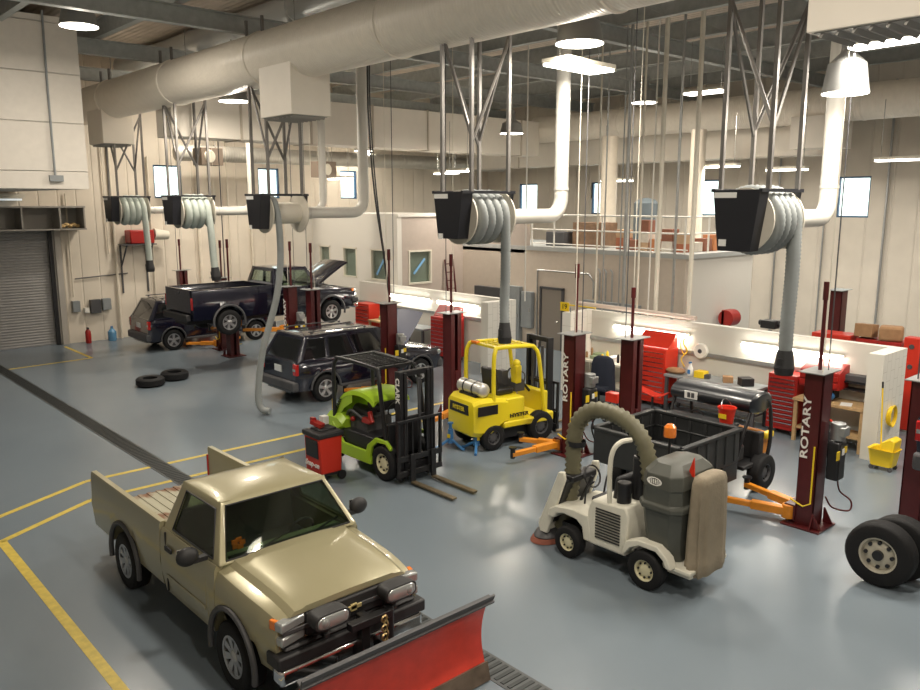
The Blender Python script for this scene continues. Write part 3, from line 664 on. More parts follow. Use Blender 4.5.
def pickup(label, paint, loc, rz, sx=1, hood_open=False, bedm=None, tailgate=True, detail=True, gl=None, cargo_top=1.32, group=None):
    t = thing('pickup_truck', label, 'pickup truck', loc, rz, group)
    ax = (-1.55*sx, 1.58*sx); R = .5; zc = .40; AX = ax; ir = M['blkpl']
    zb = 1.27
    # ---- bed
    x0, x1 = (-2.78 if sx == 1 else -2.52)*sx, -.28*sx; fz = .78; cargo_top = 1.32 if sx == 1 else 1.42
    rg = []
    for x in stations(x0, x1, [AX[0]], R, 6):
        zl = arch(x, [AX[0]], R, zc, .52); hz = max(fz, zl+.03)
        rg.append(ringof(x, [(0, fz), (.6, fz), (.62, hz), (.87, hz), (.87, cargo_top-.02), (.88, cargo_top), (.95, cargo_top), (.965, cargo_top-.04), (.975, max(1.0, zl+.02)), (.985, max(.85, zl+.01)), (.95, zl), (.64, zl), (.62, .5), (0, .5)]))
    b = B(); b.rings(rg); b.done('bed', paint, t, ang=28)
    if bedm:
        b = B(); b.box(((x0+x1)/2, 0, fz+.01), (x1-x0-.02, 1.2, .02))
        for i in range(9): b.box(((x0+x1)/2, -.56+i*.14, fz+.025), (x1-x0-.02, .06, .015))
        b.done('bed_floor', bedm, t)
    b = B(); b.box((x1+.03, 0, (fz+cargo_top)/2), (.05, 1.8, cargo_top-fz)); b.done('bed_front_wall', paint, t, bev=.008)
    if tailgate:
        b = B(); b.box((x0+.0, 0, (fz+cargo_top)/2-.02), (.07, 1.74, cargo_top-fz+.04)); b.box((x0-.04, 0, cargo_top-.12), (.02, .3, .08)); b.done('tailgate', paint, t, bev=.01)
    for s in (-1, 1):
        b = B(); b.box((x0-.005, s*.91, 1.02), (.04, .12, .36)); b.done('tail_light', M['tlred'], t, bev=.012)
    b = B(); b.box((x0-.1, 0, .6), (.16, 1.7, .2)); b.done('rear_bumper', M['blkpl'], t, bev=.03)
    # ---- cab lower
    c0, c1 = -.25*sx, 1.22*sx
    rg = []
    for x in stations(c0, c1, [AX[1]], R, 6):
        zl = arch(x, [AX[1]], R, zc, .45)
        rg.append(ringof(x, [(0, .6), (.84, .6), (.86, zb-.02), (.94, zb), (.965, zb-.05), (.985, max(1.0, zl+.02)), (.985, max(.75, zl+.01)), (.93, zl), (.64, zl), (.62, .42), (0, .42)]))
    b = B(); b.rings(rg); b.done('cab_body', paint, t, ang=28)
    # doors as thin offset skins
    for s in (-1, 1):
        d0, d1 = -.08*sx, 1.02*sx; rg = []
        for x in (d0, (d0+d1)/2, d1):
            rg.append([V((x, s*y, z)) for y, z in ((.96, zb-.06), (.993, 1.0), (.993, .78), (.955, .52), (.94, .52), (.95, zb-.05))])
        b = B(); b.rings(rg); d = b.done('door', paint, t, bev=.006, ang=28)
        b = B(); b.box((d0+.12, s*1.0, 1.08), (.18, .03, .06)); b.done('door_handle', M['blkpl'], d, bev=.01)
        b = B(); b.box((d0-.012, s*.972, .88), (.014, .02, .74)); b.done('door_seam', M['blk'], d)
        b = B(); b.box(((d0+d1)/2, s*.994, .72), (d1-d0-.04, .012, .05)); b.done('side_moulding', paint, d, bev=.005)
        b = B(); b.ball((.98*sx, s*1.16, 1.36), .14, (.55, .95, .75)); b.box((.98*sx, s*1.02, 1.3), (.08, .16, .05)); mo = b.done('wing_mirror', M['blkpl'], t)
        b = B(); b.box((.905*sx, s*1.16, 1.36), (.01, .17, .13)); b.done('mirror_glass', M['steel'], mo)
        # arch flares
        for a in AX:
            b = B(); pts = [(a+(R+.01)*math.cos(q*PI/16), s*.985, zc+(R+.01)*math.sin(q*PI/16)) for q in range(-1, 18)]
            b.tube(pts, .035, 8); b.done('wheel_arch', M['dgrey'], t)
    # ---- cabin glass house
    gl = gl or M['sglass']
    cabin(t, paint, gl, (-.22*sx, 1.27*sx), (-.08*sx, .9*sx), .93, .70, zb, 1.83 if sx == 1 else 1.9, [(.045, .955, .06, .93)], [(.16, .90, .06, .86)] if sx == 1 else [(.06, .36, .06, .86), (.42, .9, .06, .86)], [(.12, .88, .1, .85)], crown=.05)
    # interior
    b = B(); b.box((.1*sx, 0, .82), (.5, 1.6, .25)); b.box((-.1*sx, 0, 1.15), (.16, 1.6, .62), ry=-.15); b.done('bench_seat', M['seat'], t, bev=.05)
    b = B(); b.box((1.08*sx, 0, 1.12), (.4, 1.7, .26)); b.done('dashboard', M['dash'], t, bev=.06)
    b = B(); cw = V((.78*sx, .4, 1.18)); b.tube([cw+V((.08*math.sin(a), .19*math.cos(a), .17*math.sin(a))) for a in [i*PI/10 for i in range(20)]], .015, 6, closed=True); b.cyl(cw, cw+V((.3, 0, -.12)), .03); b.done('steering_wheel', M['blkpl'], t)
    # ---- front end and hood
    h0, h1 = 1.16*sx, 2.42*sx
    rg = []
    for x in stations(h0, h1, [AX[1]], R, 10):
        zl = arch(x, [AX[1]], R, zc, .5); u = (x-h0)/(h1-h0); hz = 1.285-.10*u-.05*u**6; w = .97-.07*u**3
        top = hz if not hood_open else hz-.22
        rg.append(ringof(x, [(0, top), (.55, top-.005), (w-.16, hz-.035) , (w-.05, hz-.075), (w-.005, hz-.17), (w+.01, max(.95, zl+.02)), (w+.01, max(.75, zl+.01)), (w-.05, zl), (.64, zl), (.62, .45), (0, .45)]))
    b = B(); b.rings(rg); b.done('fenders', paint, t, ang=28)
    def hood(lift):
        rg = []
        for i in range(9):
            u = i/8; x = h0+.08+(h1-h0-.06)*u; hz = 1.30-.10*u-.05*u**6
            rg.append([V((x, y, z)) for y, z in ((.80-.05*u**2, hz-.055), (.74-.05*u, hz-.01), (.6, hz-.005), (.56, hz+.012), (0, hz+.022), (-.56, hz+.012), (-.6, hz-.005), (-.74+.05*u, hz-.01), (-.80+.05*u**2, hz-.055), (-.6, hz-.05), (0, hz-.04), (.6, hz-.05))])
        if lift:
            Rm = Matrix.Rotation(-lift, 3, 'Y'); pv = V((h0+.08, 0, 1.28)); rg = [[pv+Rm@(p-pv) for p in r] for r in rg]
        b = B(); b.rings(rg); return b.done('hood', paint, t, ang=28)
    hood(.62 if hood_open else 0)
    if hood_open:
        b = B(); b.box((h0+.7, 0, 1.02), (.7, .7, .2)); b.cyl((h0+.4, .3, 1.15), (h0+.9, .3, 1.15), .12); b.done('engine', M['dgrey'], t, bev=.02)
        b = B(); b.cyl((h1-.15, .75, 1.1), (h1-.25, .75, 1.95), .012, n=6); b.done('hood_prop', M['steel'], t)
    b = B(); b.box((h0+.03, 0, 1.275), (.16, 1.5, .03)); b.done('wiper_cowl', M['blkpl'], t, bev=.01)
    b = B()
    for s in (-.45, .25): b.cyl((h0+.07, s, 1.3), (h0-.05, s+.5, 1.36), .012, n=6)
    b.done('wiper', M['blkpl'], t)
    # face
    b = B(); b.box((h1+.02, 0, .97), (.06, 1.15, .24)); b.box((h1+.02, 0, .82), (.05, 1.0, .05)); g = b.done('grille', M['blkpl'], t, bev=.02)
    b = B(); b.box((h1+.055, 0, .97), (.02, 1.72, .05)); b.done('grille_bar', M['chrome'] if sx > 1 else M['dgrey'], g, bev=.01)
    b = B(); b.box((h1+.07, 0, .975), (.02, .2, .045)); b.box((h1+.07, 0, .975), (.02, .08, .08)); b.done('emblem', M['inkgold'], g, bev=.005)
    for s in (-1, 1):
        b = B(); b.box((h1-.0, s*.74, 1.04), (.12, .32, .1), rz=-s*.2); b.box((h1-.0, s*.74, .89), (.12, .32, .1), rz=-s*.2); o = b.done('headlight', M['lens'], t, bev=.02)
        b = B(); b.box((h1-.06, s*.885, 1.04), (.1, .05, .1), rz=-s*.3); b.box((h1-.06, s*.885, .88), (.1, .05, .14), rz=-s*.3); b.done('turn_signal', M['amber'], o, bev=.01)
    b = B(); b.box((h1+.0, 0, .7), (.26, 1.92, .14)); b.box((h1+.0, 0, .8), (.16, 1.7, .05)); b.done('bumper_cover', M['blkpl'], t, bev=.045)
    b = B(); b.box((h1+.02, 0, .53), (.2, 1.86, .2)); b.done('front_bumper', M['chrome'], t, bev=.05)
    b = B(); b.box((0, 0, .42), (5.0*sx, .9, .16)); b.box((AX[0], 0, .38), (.12, 1.6, .12)); b.box((AX[1], 0, .38), (.12, 1.6, .12)); b.cyl((AX[0]-.2, 0, .38), (AX[0]+.15, 0, .38), .16); b.done('chassis', M['blk'], t)
    for a in AX:
        for s in (-1, 1): wheel(t, (a, s*.87, .385), .385, .25, s, M['alloy'], .6, 'spoke', nsp=8 if sx == 1 else 6)
    return t
tan = mat('tan_metallic_car_paint', (.39, .355, .22), .3, .2, coat=.6)
nt = tan.node_tree; bs = nt.nodes['Principled BSDF']
tanlow = None
rust = mat('rusty_bed_floor', (.4, .36, .25), .7)
nt = rust.node_tree; bs = nt.nodes['Principled BSDF']; tc = nt.nodes.new('ShaderNodeTexCoord'); nz = nt.nodes.new('ShaderNodeTexNoise'); nz.inputs['Scale'].default_value = 1.8; nz.inputs['Detail'].default_value = 7
cr = nt.nodes.new('ShaderNodeValToRGB'); cr.color_ramp.elements[0].position = .46; cr.color_ramp.elements[0].color = (.42, .4, .3, 1); cr.color_ramp.elements[1].position = .56; cr.color_ramp.elements[1].color = (.2, .09, .04, 1)
nt.links.new(tc.outputs['Object'], nz.inputs[0]); nt.links.new(nz.outputs[0], cr.inputs[0]); nt.links.new(cr.outputs[0], bs.inputs[0])
tk = pickup('tan pickup truck with open rusty bed parked behind the red snow plow', tan, (4.33, 8.88, 0), -PI/2, bedm=rust, tailgate=False, gl=M['tglass']); tk.scale = (.985, .955, 1)
b = B(); c = V((1.13, -.62, 1.41))
for i in range(5):
    a = i*2*PI/5; b.box(c+V((-.02*math.sin(a), .05*math.cos(a), .035*math.sin(a))), (.02, .07, .05))
b.done('windscreen_sticker', M['amber'], tk)
# auxiliary plow lights on the hood front
for s in (-1, 1):
    b = B(); b.rings([[V((xx, s*.44+.21*k*math.copysign(abs(math.cos(a))**.5, math.cos(a)), 1.1+.085*k*math.copysign(abs(math.sin(a))**.6, math.sin(a)))) for a in [i*PI/10+.01 for i in range(20)]] for xx, k in ((2.52, .6), (2.56, .88), (2.64, 1), (2.765, 1.0))]); b.box((2.6, s*.44, .96), (.05, .06, .2)); b.box((2.5, s*.44, .88), (.3, .06, .05)); o = b.done('plow_light', M['blkpl'], tk, bev=.05)
    b = B(); b.rings([[V((xx, s*.44+.19*k*math.copysign(abs(math.cos(a))**.5, math.cos(a)), 1.1+.07*k*math.copysign(abs(math.sin(a))**.6, math.sin(a)))) for a in [i*PI/10+.01 for i in range(20)]] for xx, k in ((2.76, 1), (2.775, .95), (2.785, .7))]); b.ball((2.77, s*.54, 1.1), .055, (.5, 1, 1)); b.done('lamp_lens', M['lens'], o, bev=.02)
# snow plow
pw = thing('snow_plow', 'red curved snow plow blade mounted in front of the tan pickup truck', 'snow plow', (4.38, 5.62, 0))
b = B(); arc = []
for i in range(13):
    a = -1.05+i*1.85/12; arc.append((.48-.5*math.cos(a)-.12, .50+.5*math.sin(a)))
poly = arc+[(y+.02, z) for y, z in arc[::-1]]
poly = [(-y if False else -y+.1, z) for y, z in poly]
b = B(); pr = [(-(.5*math.cos(a)-.5)*-1, 0) for a in (0,)]
arc = [(.14*math.cos((z-.50)/.42*1.25)*1.0, z) for z in [.16+.76*i/12 for i in range(13)]]
b.prism([(y, z) for y, z in arc]+[(y+.015, z) for y, z in arc[::-1]], 'x', -1.14, 1.14)
redp = mat('plow_red_paint', (.6, .05, .03), .38, var=.1); b.done('blade', redp, pw, ang=40)
b = B(); b.box((0, .02, .945), (2.34, .1, .03), rx=.5); b.box((0, -.02, .985), (2.34, .02, .06), rx=.35); b.done('rubber_deflector', M['dgrey'], pw)
b = B(); b.box((0, .04, .11), (2.3, .03, .2), rx=-.25); b.done('cutting_edge', mat('rusty_cutting_edge', (.16, .12, .09), .6, .5, var=.3), pw)
b = B()
for i in range(7): x = -1.1+i*2.2/6; b.prism([(y+.015, z) for y, z in arc]+[(.18, .82), (.24, .5), (.2, .16)], 'x', x-.012, x+.012)
b.box((0, .2, .35), (2.2, .08, .08)); b.done('blade_rib', M['blk'], pw)
b = B()
for s in (-1, 1): b.tube([(s*.7, .2, .3), (s*.3, .75, .32)], .05, 8)
b.box((0, .75, .34), (.9, .1, .1)); b.box((0, .72, .62), (.1, .12, .6)); b.box((0, .6, .9), (.5, .1, .08)); b.cyl((.25, .6, .5), (.25, .6, .95), .05); b.cyl((-.25, .7, .45), (-.5, .25, .42), .045); b.cyl((.25, .7, .45), (.5, .25, .42), .045)
b.done('lift_frame', M['blk'], pw, bev=.008)
b = B()
for i in range(9): b.lathe([(.035, -.01), (.045, 0), (.035, .01), (.022, 0)], (.1+.02*(i % 2), .48, .52+i*.05), 'x' if i % 2 else 'y', 10, cap=False)
b.done('lift_chain', mat('brass_chain', (.5, .38, .18), .35, .8), pw)

# ---- SUVs
def suv(label, loc, rz, hood_open=False):
    t = thing('sport_utility_vehicle', label, 'car', loc, rz, 'navy sport utility vehicles'); paint = M['navy']
    ax = (-1.45, 1.7); R = .43; zc = .38; rg = []
    for x in stations(-2.3, 2.5, ax, R, 22):
        zl = arch(x, ax, R, zc, .36)
        w = .92-.09*max(0, (abs(x)-1.9)/.6)**2
        zt = 1.12 if x < .95 else 1.12-.16*((x-.95)/1.55)**1.5
        if x < -2.2: w -= .05
        rg.append(ringof(x, [(0, zt), (w-.2, zt-.01), (w-.06, zt-.03), (w-.0, zt-.14), (w+.02, max(.8, zl+.02)), (w, max(.6, zl+.01)), (w-.05, zl), (.6, zl), (.58, .3), (0, .3)]))
    b = B(); b.rings(rg); b.done('body', paint, t, ang=30)
    cabin(t, paint, M['dglass'], (-2.26, 1.15), (-1.9, .42), .87, .69, 1.08, 1.74, [(.05, .95, .08, .92)], [(.05, .25, .12, .85), (.29, .52, .12, .85), (.555, .83, .12, .85)], [(.08, .92, .1, .85)], crown=.05, frame=False)
    for s in (-1, 1):
        b = B(); b.box((-.9, s*.62, 1.82), (1.7, .03, .03)); b.box((-1.65, s*.62, 1.79), (.06, .04, .05)); b.box((0, s*.62, 1.79), (.06, .04, .05)); b.done('roof_rail', M['dgrey'], t, bev=.005)
        b = B(); b.box((-2.26, s*.8, .93), (.1, .16, .3)); o = b.done('tail_light', M['tlred'], t, bev=.02)
        b = B(); b.box((-2.315, s*.8, .93), (.012, .12, .06)); b.done('reversing_light', M['lens'], o)
        b = B(); b.ball((.75, s*1.03, 1.18), .12, (.5, .9, .7)); b.done('wing_mirror', M['blkpl'], t)
        b = B(); b.box((2.42, s*.72, .82), (.16, .3, .14), rz=-s*.25); b.done('headlight', M['lens'], t, bev=.03)
        b = B(); b.box((.1, s*.905, .38), (2.2, .12, .06)); b.done('running_board', M['dgrey'], t, bev=.01)
        for q in (-.1, .95):
            b = B(); b.box((q-.75, s*.945, .98), (.16, .03, .04)); b.done('door_handle', M['blkpl'], t, bev=.008)
        for a in ax:
            b = B(); b.tube([(a+(R+.01)*math.cos(k*PI/12), s*.925, zc+(R+.01)*math.sin(k*PI/12)) for k in range(0, 13)], .03, 6); b.done('wheel_arch', M['dgrey'], t)
            wheel(t, (a, s*.82, .36), .36, .23, s, M['alloy'], .64, 'spoke', nsp=5)
    b = B(); b.box((-2.3, 0, .5), (.2, 1.72, .26)); b.done('rear_bumper', M['dgrey'], t, bev=.05)
    b = B(); b.box((2.5, 0, .5), (.2, 1.7, .26)); b.done('front_bumper', M['dgrey'], t, bev=.05)
    b = B(); b.box((-2.31, 0, .88), (.02, .34, .17)); b.done('licence_plate', M['plate'], t)
    b = B(); b.box((2.5, 0, .8), (.04, .9, .16)); b.done('grille', M['blkpl'], t, bev=.01)
    if hood_open:
        b = B(); Rm = Matrix.Rotation(-.95, 3, 'Y'); pv = V((1.2, 0, 1.1)); rg = []
        for i in range(7):
            u = i/6; x = 1.2+1.2*u; rg.append([pv+Rm@(V((x, y, z))-pv) for y, z in ((.78-.1*u*u, 1.08-.12*u), (0, 1.13-.12*u), (-.78+.1*u*u, 1.08-.12*u), (0, 1.08-.12*u))])
        b.rings(rg); b.done('hood', M['navyhood'], t)
        b = B(); b.cyl((2.2, .6, .95), (1.95, .55, 1.95), .012, n=6); b.done('hood_prop', M['steel'], t)
    return t
suv('navy sport utility vehicle with open hood behind the green forklift', (12.42, 18.2, 0), 0, True)
s1 = suv('navy sport utility vehicle on the floor beneath the raised pickup bed', (12.5, 28.0, 0), 0)
dup(s1, (14.55, 2.95, .95), 0, 'dark vehicle cut off by the right edge of the picture, raised on a lift')
pickup('dark navy pickup truck raised on a lift with its hood open', M['navy'], (12.35+.32, 23.35, 1.14), 0, sx=1.16, hood_open=True, gl=M['glass'], bedm=M['blkpl'])
# loose dual truck wheels
for x, y, lab in ((11.0, 3.7, 'big truck tyre with rusty cream rim standing nearest, at right edge'), (11.38, 3.6, 'second big truck tyre standing directly behind the cream-rimmed one')):
    t = thing('truck_wheel', lab, 'tyre', (x, y, .44), 0, 'dual truck wheels'); wheel(t, (0, 0, 0), .44, .28, -1, mat('cream_rim', (.45, .42, .34), .6, var=.15) if 'cream_rim' not in bpy.data.materials else bpy.data.materials['cream_rim'], .56, 'truck', 'x', name='tyre')
# two tyres on the floor
for x, y, lab in ((8.3, 22.2, 'black tyre lying flat on the floor, nearer the left edge'), (9.15, 22.55, 'black tyre lying flat on the floor, nearer the navy vehicles')):
    b = B(); b.lathe([(.2, .02), (.33, 0), (.39, .05), (.39, .19), (.33, .24), (.2, .22), (.22, .12)], (0, 0, 0), 'z', 32, cap=False)
    o = b.done('tyre', M['rub'], None, loc=(x, y, .005), ang=50); tag(o, lab, 'tyre', 'loose tyres on the floor')
b = B(); b.lathe([(.2, .02), (.2, .0)], (0, 0, 0)) if False else None; b.bm.free()

# ---------------------------------------------------------------- forklifts
fy = mat('forklift_yellow', (.82, .66, .02), .35, coat=.3); fg = mat('forklift_lime_green', (.38, .6, .03), .3, coat=.3)
def mast(t, x, hw, H, colr, words=None, forkz=.06, forks=(-.3, .3), fl=1.1, back=1.2, bw=.5):
    b = B()
    for s in (-1, 1): b.box((x, s*hw, H/2+.05), (.16, .07, H)); b.box((x+.04, s*(hw-.09), H/2+.05), (.1, .06, H-.05))
    b.box((x, 0, H), (.1, 2*hw, .1)); b.box((x, 0, .3), (.1, 2*hw, .12)); b.box((x-.02, 0, 1.2), (.05, 2*hw, .08)); m = b.done('mast', colr, t, bev=.008)
    b = B()
    for s in (-1, 1): b.cyl((x-.06, s*.16, .2), (x-.06, s*.16, H-.15), .035, n=10)
    b.tube(spline([(x+.02, .05, H-.1), (x+.02, .08, 1.4), (x+.02, .12, .9)]), .018, 6); b.done('lift_cylinder', M['dgrey'], m)
    b = B(); b.box((x+.14, 0, .5), (.06, 2*bw, .1)); b.box((x+.14, 0, .22), (.06, 2*bw, .1))
    for s in (-1, 1): b.box((x+.14, s*(bw-.03), (.2+back)/2), (.05, .05, back-.2))
    b.box((x+.14, 0, back), (.05, 2*bw, .05))
    for i in range(1, 6): b.box((x+.14, -bw+i*2*bw/6, (back+.5)/2), (.03, .03, back-.5))
    b.done('load_backrest', colr, t, bev=.004)
    for y in forks:
        b = B(); b.mi = 1; b.box((x+.2, y, .3+forkz/2), (.05, .11, .52)); b.mi = 0; b.box((x+.2+fl/2, y, forkz), (fl, .11, .04)); b.done('fork', [mat('worn_fork_steel', (.2, .16, .1), .5, .7, var=.2) if 'worn_fork_steel' not in bpy.data.materials else bpy.data.materials['worn_fork_steel'], M['blk']], t, bev=.01)
    if words: text('lettering', words, .15, M['ink'], m, (x, -hw-.04, 1.75), (0, 0, -1), (1, 0, 0), bold=.004)
    return m
def guard(t, m, x0, x1, y, z, z0r, z0f, lean=.12, bars=8, across=True, r=.035):
    b = B()
    for s in (-1, 1): b.tube(spline([(x0-.03, s*y, z0r), (x0-.03, s*y, z-.3), (x0+.02, s*(y-.02), z-.06), (x0+.14, s*(y-.05), z), (x1-.2, s*(y-.05), z-.03), (x1-.04, s*(y-.03), z-.1), (x1+.05, s*y, z-.35), (x1+.12+lean, s*y, z0f)], 5), r, 8)
    b.box((x0+.1, 0, z), (.08, 2*y-.1, .05)); b.box((x1-.12, 0, z-.03), (.08, 2*y-.1, .05)); g = b.done('overhead_guard', m, t)
    b = B()
    for i in range(1, bars):
        x = x0+.1+(x1-x0-.22)*i/bars; b.box((x, 0, z-.01), (.02, 2*y-.1, .04))
    for i in (-.5, 0, .5): b.box(((x0+x1)/2, i*y, z-.01), (x1-x0-.2, .02, .03))
    b.done('guard_bars', m, g)
# yellow
t = thing('forklift', 'yellow forklift with silver gas tank standing between maroon lift posts', 'forklift', (12.0, 11.85, 0), -.14)
rg = []
for x, w, z0, z1 in ((-1.17, .38, .38, .98), (-1.13, .47, .34, 1.06), (-1.0, .53, .32, 1.12), (-.7, .55, .32, 1.12), (-.4, .55, .5, 1.08), (-.3, .55, .5, 1.06)):
    rg.append([V((x, y, z)) for y, z in ((w, z0+.1), (w, z1-.08), (w-.07, z1), (-w+.07, z1), (-w, z1-.08), (-w, z0+.1), (-w+.08, z0), (w-.08, z0))])
B().rings(rg).done('counterweight', fy, t, ang=30)
b = B(); b.prism([(-.35, .78), (.35, .78), (.33, .99), (-.33, .99)], 'x', -1.185, -1.14); b.done('rear_panel', M['blk'], t, bev=.01)
b = B(); b.box((-.82, -.545, .88), (.5, .02, .2)); b.done('side_panel', M['blk'], t, bev=.006)
text('lettering', 'HYSTER', .12, fy, t, (-1.19, 0, .885), (0, -1, 0), (0, 0, 1), bold=.003)
b = B(); b.box((-.1, 0, .78), (.5, 1.06, .56)); b.box((.1, 0, .5), (1.0, 1.1, .14)); b.prism([(.2, .42), (.95, .42), (.95, .62), (.72, .62), (.62, .56), (.2, .56)], 'y', -.55, .55); b.box((.78, 0, .82), (.16, .9, .5)); b.done('body', fy, t, bev=.03)
text('lettering', 'HYSTER', .11, M['inkblk'], t, (.0, -.54, .68), (1, 0, 0), (0, 0, 1), bold=.004, sx=1.3)
b = B(); b.box((0, 0, .3), (1.7, .8, .25)); b.done('chassis', M['blk'], t)
b = B(); b.cyl((-.82, -.38, 1.27), (-.82, .38, 1.27), .15, n=20); b.ball((-.82, -.38, 1.27), .15, (1, .5, 1)); b.ball((-.82, .38, 1.27), .15, (1, .5, 1)); g = b.done('gas_tank', mat('silver_gas_tank', (.6, .6, .58), .35, .5), t)
b = B()
for y in (-.15, .17): b.lathe([(.155, -.02), (.16, 0), (.155, .02)], (-.82, y, 1.27), 'y', 20, cap=False)
b.box((-.82, 0, 1.14), (.3, .6, .05)); b.done('tank_strap', M['blk'], g)
b = B(); b.box((-.15, 0, 1.14), (.45, .5, .14)); b.box((-.38, 0, 1.4), (.12, .48, .5), ry=-.12); b.done('seat', M['blk'], t, bev=.04)
b = B(); b.box((.3, 0, 1.2), (.25, .35, .25)); b.box((.1, .2, 1.3), (.16, .2, .4)); b.tube(spline([(.5, .1, 1.0), (.35, .2, 1.5), (.2, .3, 1.25)]), .02); b.done('control_levers', M['dgrey'], t)
b = B(); b.box((.25, -.1, 1.45), (.16, .2, .4)); b.ball((.25, -.1, 1.68), .09); b.done('air_cleaner', fy, t, bev=.03)
c = V((.42, .0, 1.3)); b = B(); b.tube([c+V((.07*math.sin(a), .17*math.cos(a), .15*math.sin(a))) for a in [i*PI/8 for i in range(16)]], .014, 6, closed=True); b.cyl(c, (.7, 0, 1.0), .03); b.done('steering_wheel', M['blk'], t)
guard(t, fy, -.62, .5, .5, 2.14, 1.05, .62, .1, 7, r=.045)
b = B(); b.box((-.55, .3, 2.17), (.1, .2, .06)); b.done('beacon', M['amber'], t, bev=.01)
mast(t, .98, .34, 2.15, M['blk'], fl=1.0, bw=.5)
for x, r in ((.62, .33), (-.66, .28)):
    for s in (-1, 1): wheel(t, (x, s*.46, r), r, .2, s, M['dgrey'], .55, 'disc')
# green
t = thing('forklift', 'lime green and black forklift with hood raised beside the red cart', 'forklift', (8.97, 12.36, 0), -PI/2)
rg = []
for x, w, z0, z1 in ((-1.12, .4, .5, .86), (-1.05, .48, .42, .95), (-.85, .52, .4, 1.0), (-.6, .52, .66, 1.0), (-.45, .5, .72, .9)):
    rg.append([V((x, y, z)) for y, z in ((w, z0+.05), (w, z1-.1), (w-.1, z1), (-w+.1, z1), (-w, z1-.1), (-w, z0+.05), (-w+.08, z0), (w-.08, z0))])
B().rings(rg).done('counterweight', fg, t, ang=30)
b = B()
for s in (-1, 1): b.prism([(-.62, .22), (.5, .22), (.5, .42), (.56, .58), (.72, .7), (.98, .72), (1.12, .62), (1.14, .68), (1.0, .79), (.66, .78), (.42, .6), (.36, .46), (-.4, .46), (-.75, .82), (-.82, .72)], 'y', s*.5-.03, s*.5+.03)
b.box((0, 0, .3), (1.1, 1.0, .12)); b.done('side_skirt', fg, t, bev=.012)
b = B(); b.box((-.1, 0, .52), (1.2, .9, .4)); b.box((.55, 0, .45), (.6, .9, .12)); b.box((.85, 0, .75), (.14, .8, .6)); b.done('chassis', M['blk'], t, bev=.02)
b = B(); pts = [(-.95, .88), (-.72, 1.2), (-.5, 1.42), (-.2, 1.53), (.1, 1.55), (.36, 1.5), (.5, 1.42)]
sp = [(p.x, p.z) for p in spline([(x, 0, z) for x, z in pts], 4)]
rg = [[V((x, y, z+dz)) for y, dz in ((.44, -.1), (.42, -.02), (.34, 0), (-.34, 0), (-.42, -.02), (-.44, -.1), (-.41, -.1), (-.33, -.03), (.33, -.03), (.41, -.1))] for x, z in sp]
b.rings(rg); b.done('engine_hood', fg, t, ang=40)
b = B(); rg = [[V((x, s*.43, z-.05)), V((x, s*.43, z-.22-.1*k)), V((x, s*.42, z-.22-.1*k)), V((x, s*.42, z-.05))] for s in (-1,) for x, z, k in ((-.9, .93, 0), (-.68, 1.24, 1.2), (-.48, 1.42, .8), (-.2, 1.5, 0))]
b.rings(rg); b.done('hood_side', fg, t)
text('lettering', 'CLARK', .11, M['inkblk'], t, (-.66, -.445, 1.16), (.5, 0, .8), (-.8, 0, .5), bold=.003)
b = B(); b.box((-.25, 0, .85), (.7, .6, .3)); b.cyl((-.5, -.1, 1.05), (.0, -.1, 1.05), .12); b.cyl((-.2, .2, .9), (-.2, .2, 1.25), .08); b.tube(spline([(-.6, -.3, .9), (-.3, -.38, 1.1), (.1, -.3, .95), (.3, -.2, 1.05)]), .03); b.done('engine', M['dgrey'], t, bev=.015)
b = B(); b.ball((-.3, -.35, .92), .05); b.done('red_cap', M['red'], t)
b = B(); b.box((.12, -.3, .96), (.26, .1, .1)); b.cyl((.2, -.3, 1.15), (.3, -.32, .95), .05); b.done('filter_housing', M['red'], t, bev=.01)
b = B(); b.box((.2, 0, 1.25), (.4, .44, .12)); b.box((.45, 0, 1.3), (.1, .42, .2)); b.done('seat', M['blk'], t, bev=.03)
c = V((.62, .0, 1.25)); b = B(); b.tube([c+V((.07*math.sin(a), .17*math.cos(a), .15*math.sin(a))) for a in [i*PI/8 for i in range(16)]], .014, 6, closed=True); b.cyl(c, (.85, 0, .95), .03); b.done('steering_wheel', M['blk'], t)
guard(t, M['blk'], -.72, .72, .47, 2.1, .8, .6, .12, 11, r=.04)
b = B(); b.box((-.78, -.47, 1.15), (.06, .04, .2)); b.done('yellow_tag', M['yel'], t)
mast(t, 1.2, .36, 2.05, M['blk'], 'CLARK', .05, (-.22, .27), 1.15, 1.2, .52)
cr_ = mat('cream_wheel', (.66, .62, .42), .5)
for x, r in ((.87, .33), (-.87, .29)):
    for s in (-1, 1): wheel(t, (x, s*.42, r), r, .22, s, cr_, .58, 'disc')
# red diagnostic cart
t = thing('tool_cart', 'red and black wheeled service cart beside the green forklift', 'cart', (7.74, 12.36, 0)); t.scale = (.93, .95, .97)
b = B(); b.prism([(-.24, .16), (.24, .16), (.27, .88), (-.27, .88)], 'y', -.28, .28); b.done('cabinet', M['redb'], t, bev=.03)
b = B(); b.box((-.266, 0, .65), (.02, .44, .36), ry=-.04); b.done('front_panel', M['blk'], t, bev=.01)
text('lettering', 'Snap-on', .15, M['ink'], t, (-.268, 0, .34), (0, -1, 0), (0, 0, 1), bold=.004, shear=.2)
b = B(); b.box((0, 0, .92), (.6, .62, .1)); b.box((.05, .05, .98), (.4, .36, .05)); b.done('top_tray', M['blkpl'], t, bev=.03)
b = B()
for x in (-.2, .24):
    for y in (-.27, .27): b.cyl((x, y-.03, .09), (x, y+.03, .09), .09, n=18)
b.done('caster', M['blk'], t)
b = B(); b.box((0, 0, .15), (.5, .54, .06)); b.tube([(.28, -.2, .85), (.36, -.2, .8), (.36, .2, .8), (.28, .2, .85)], .015); b.done('base_frame', M['blk'], t)
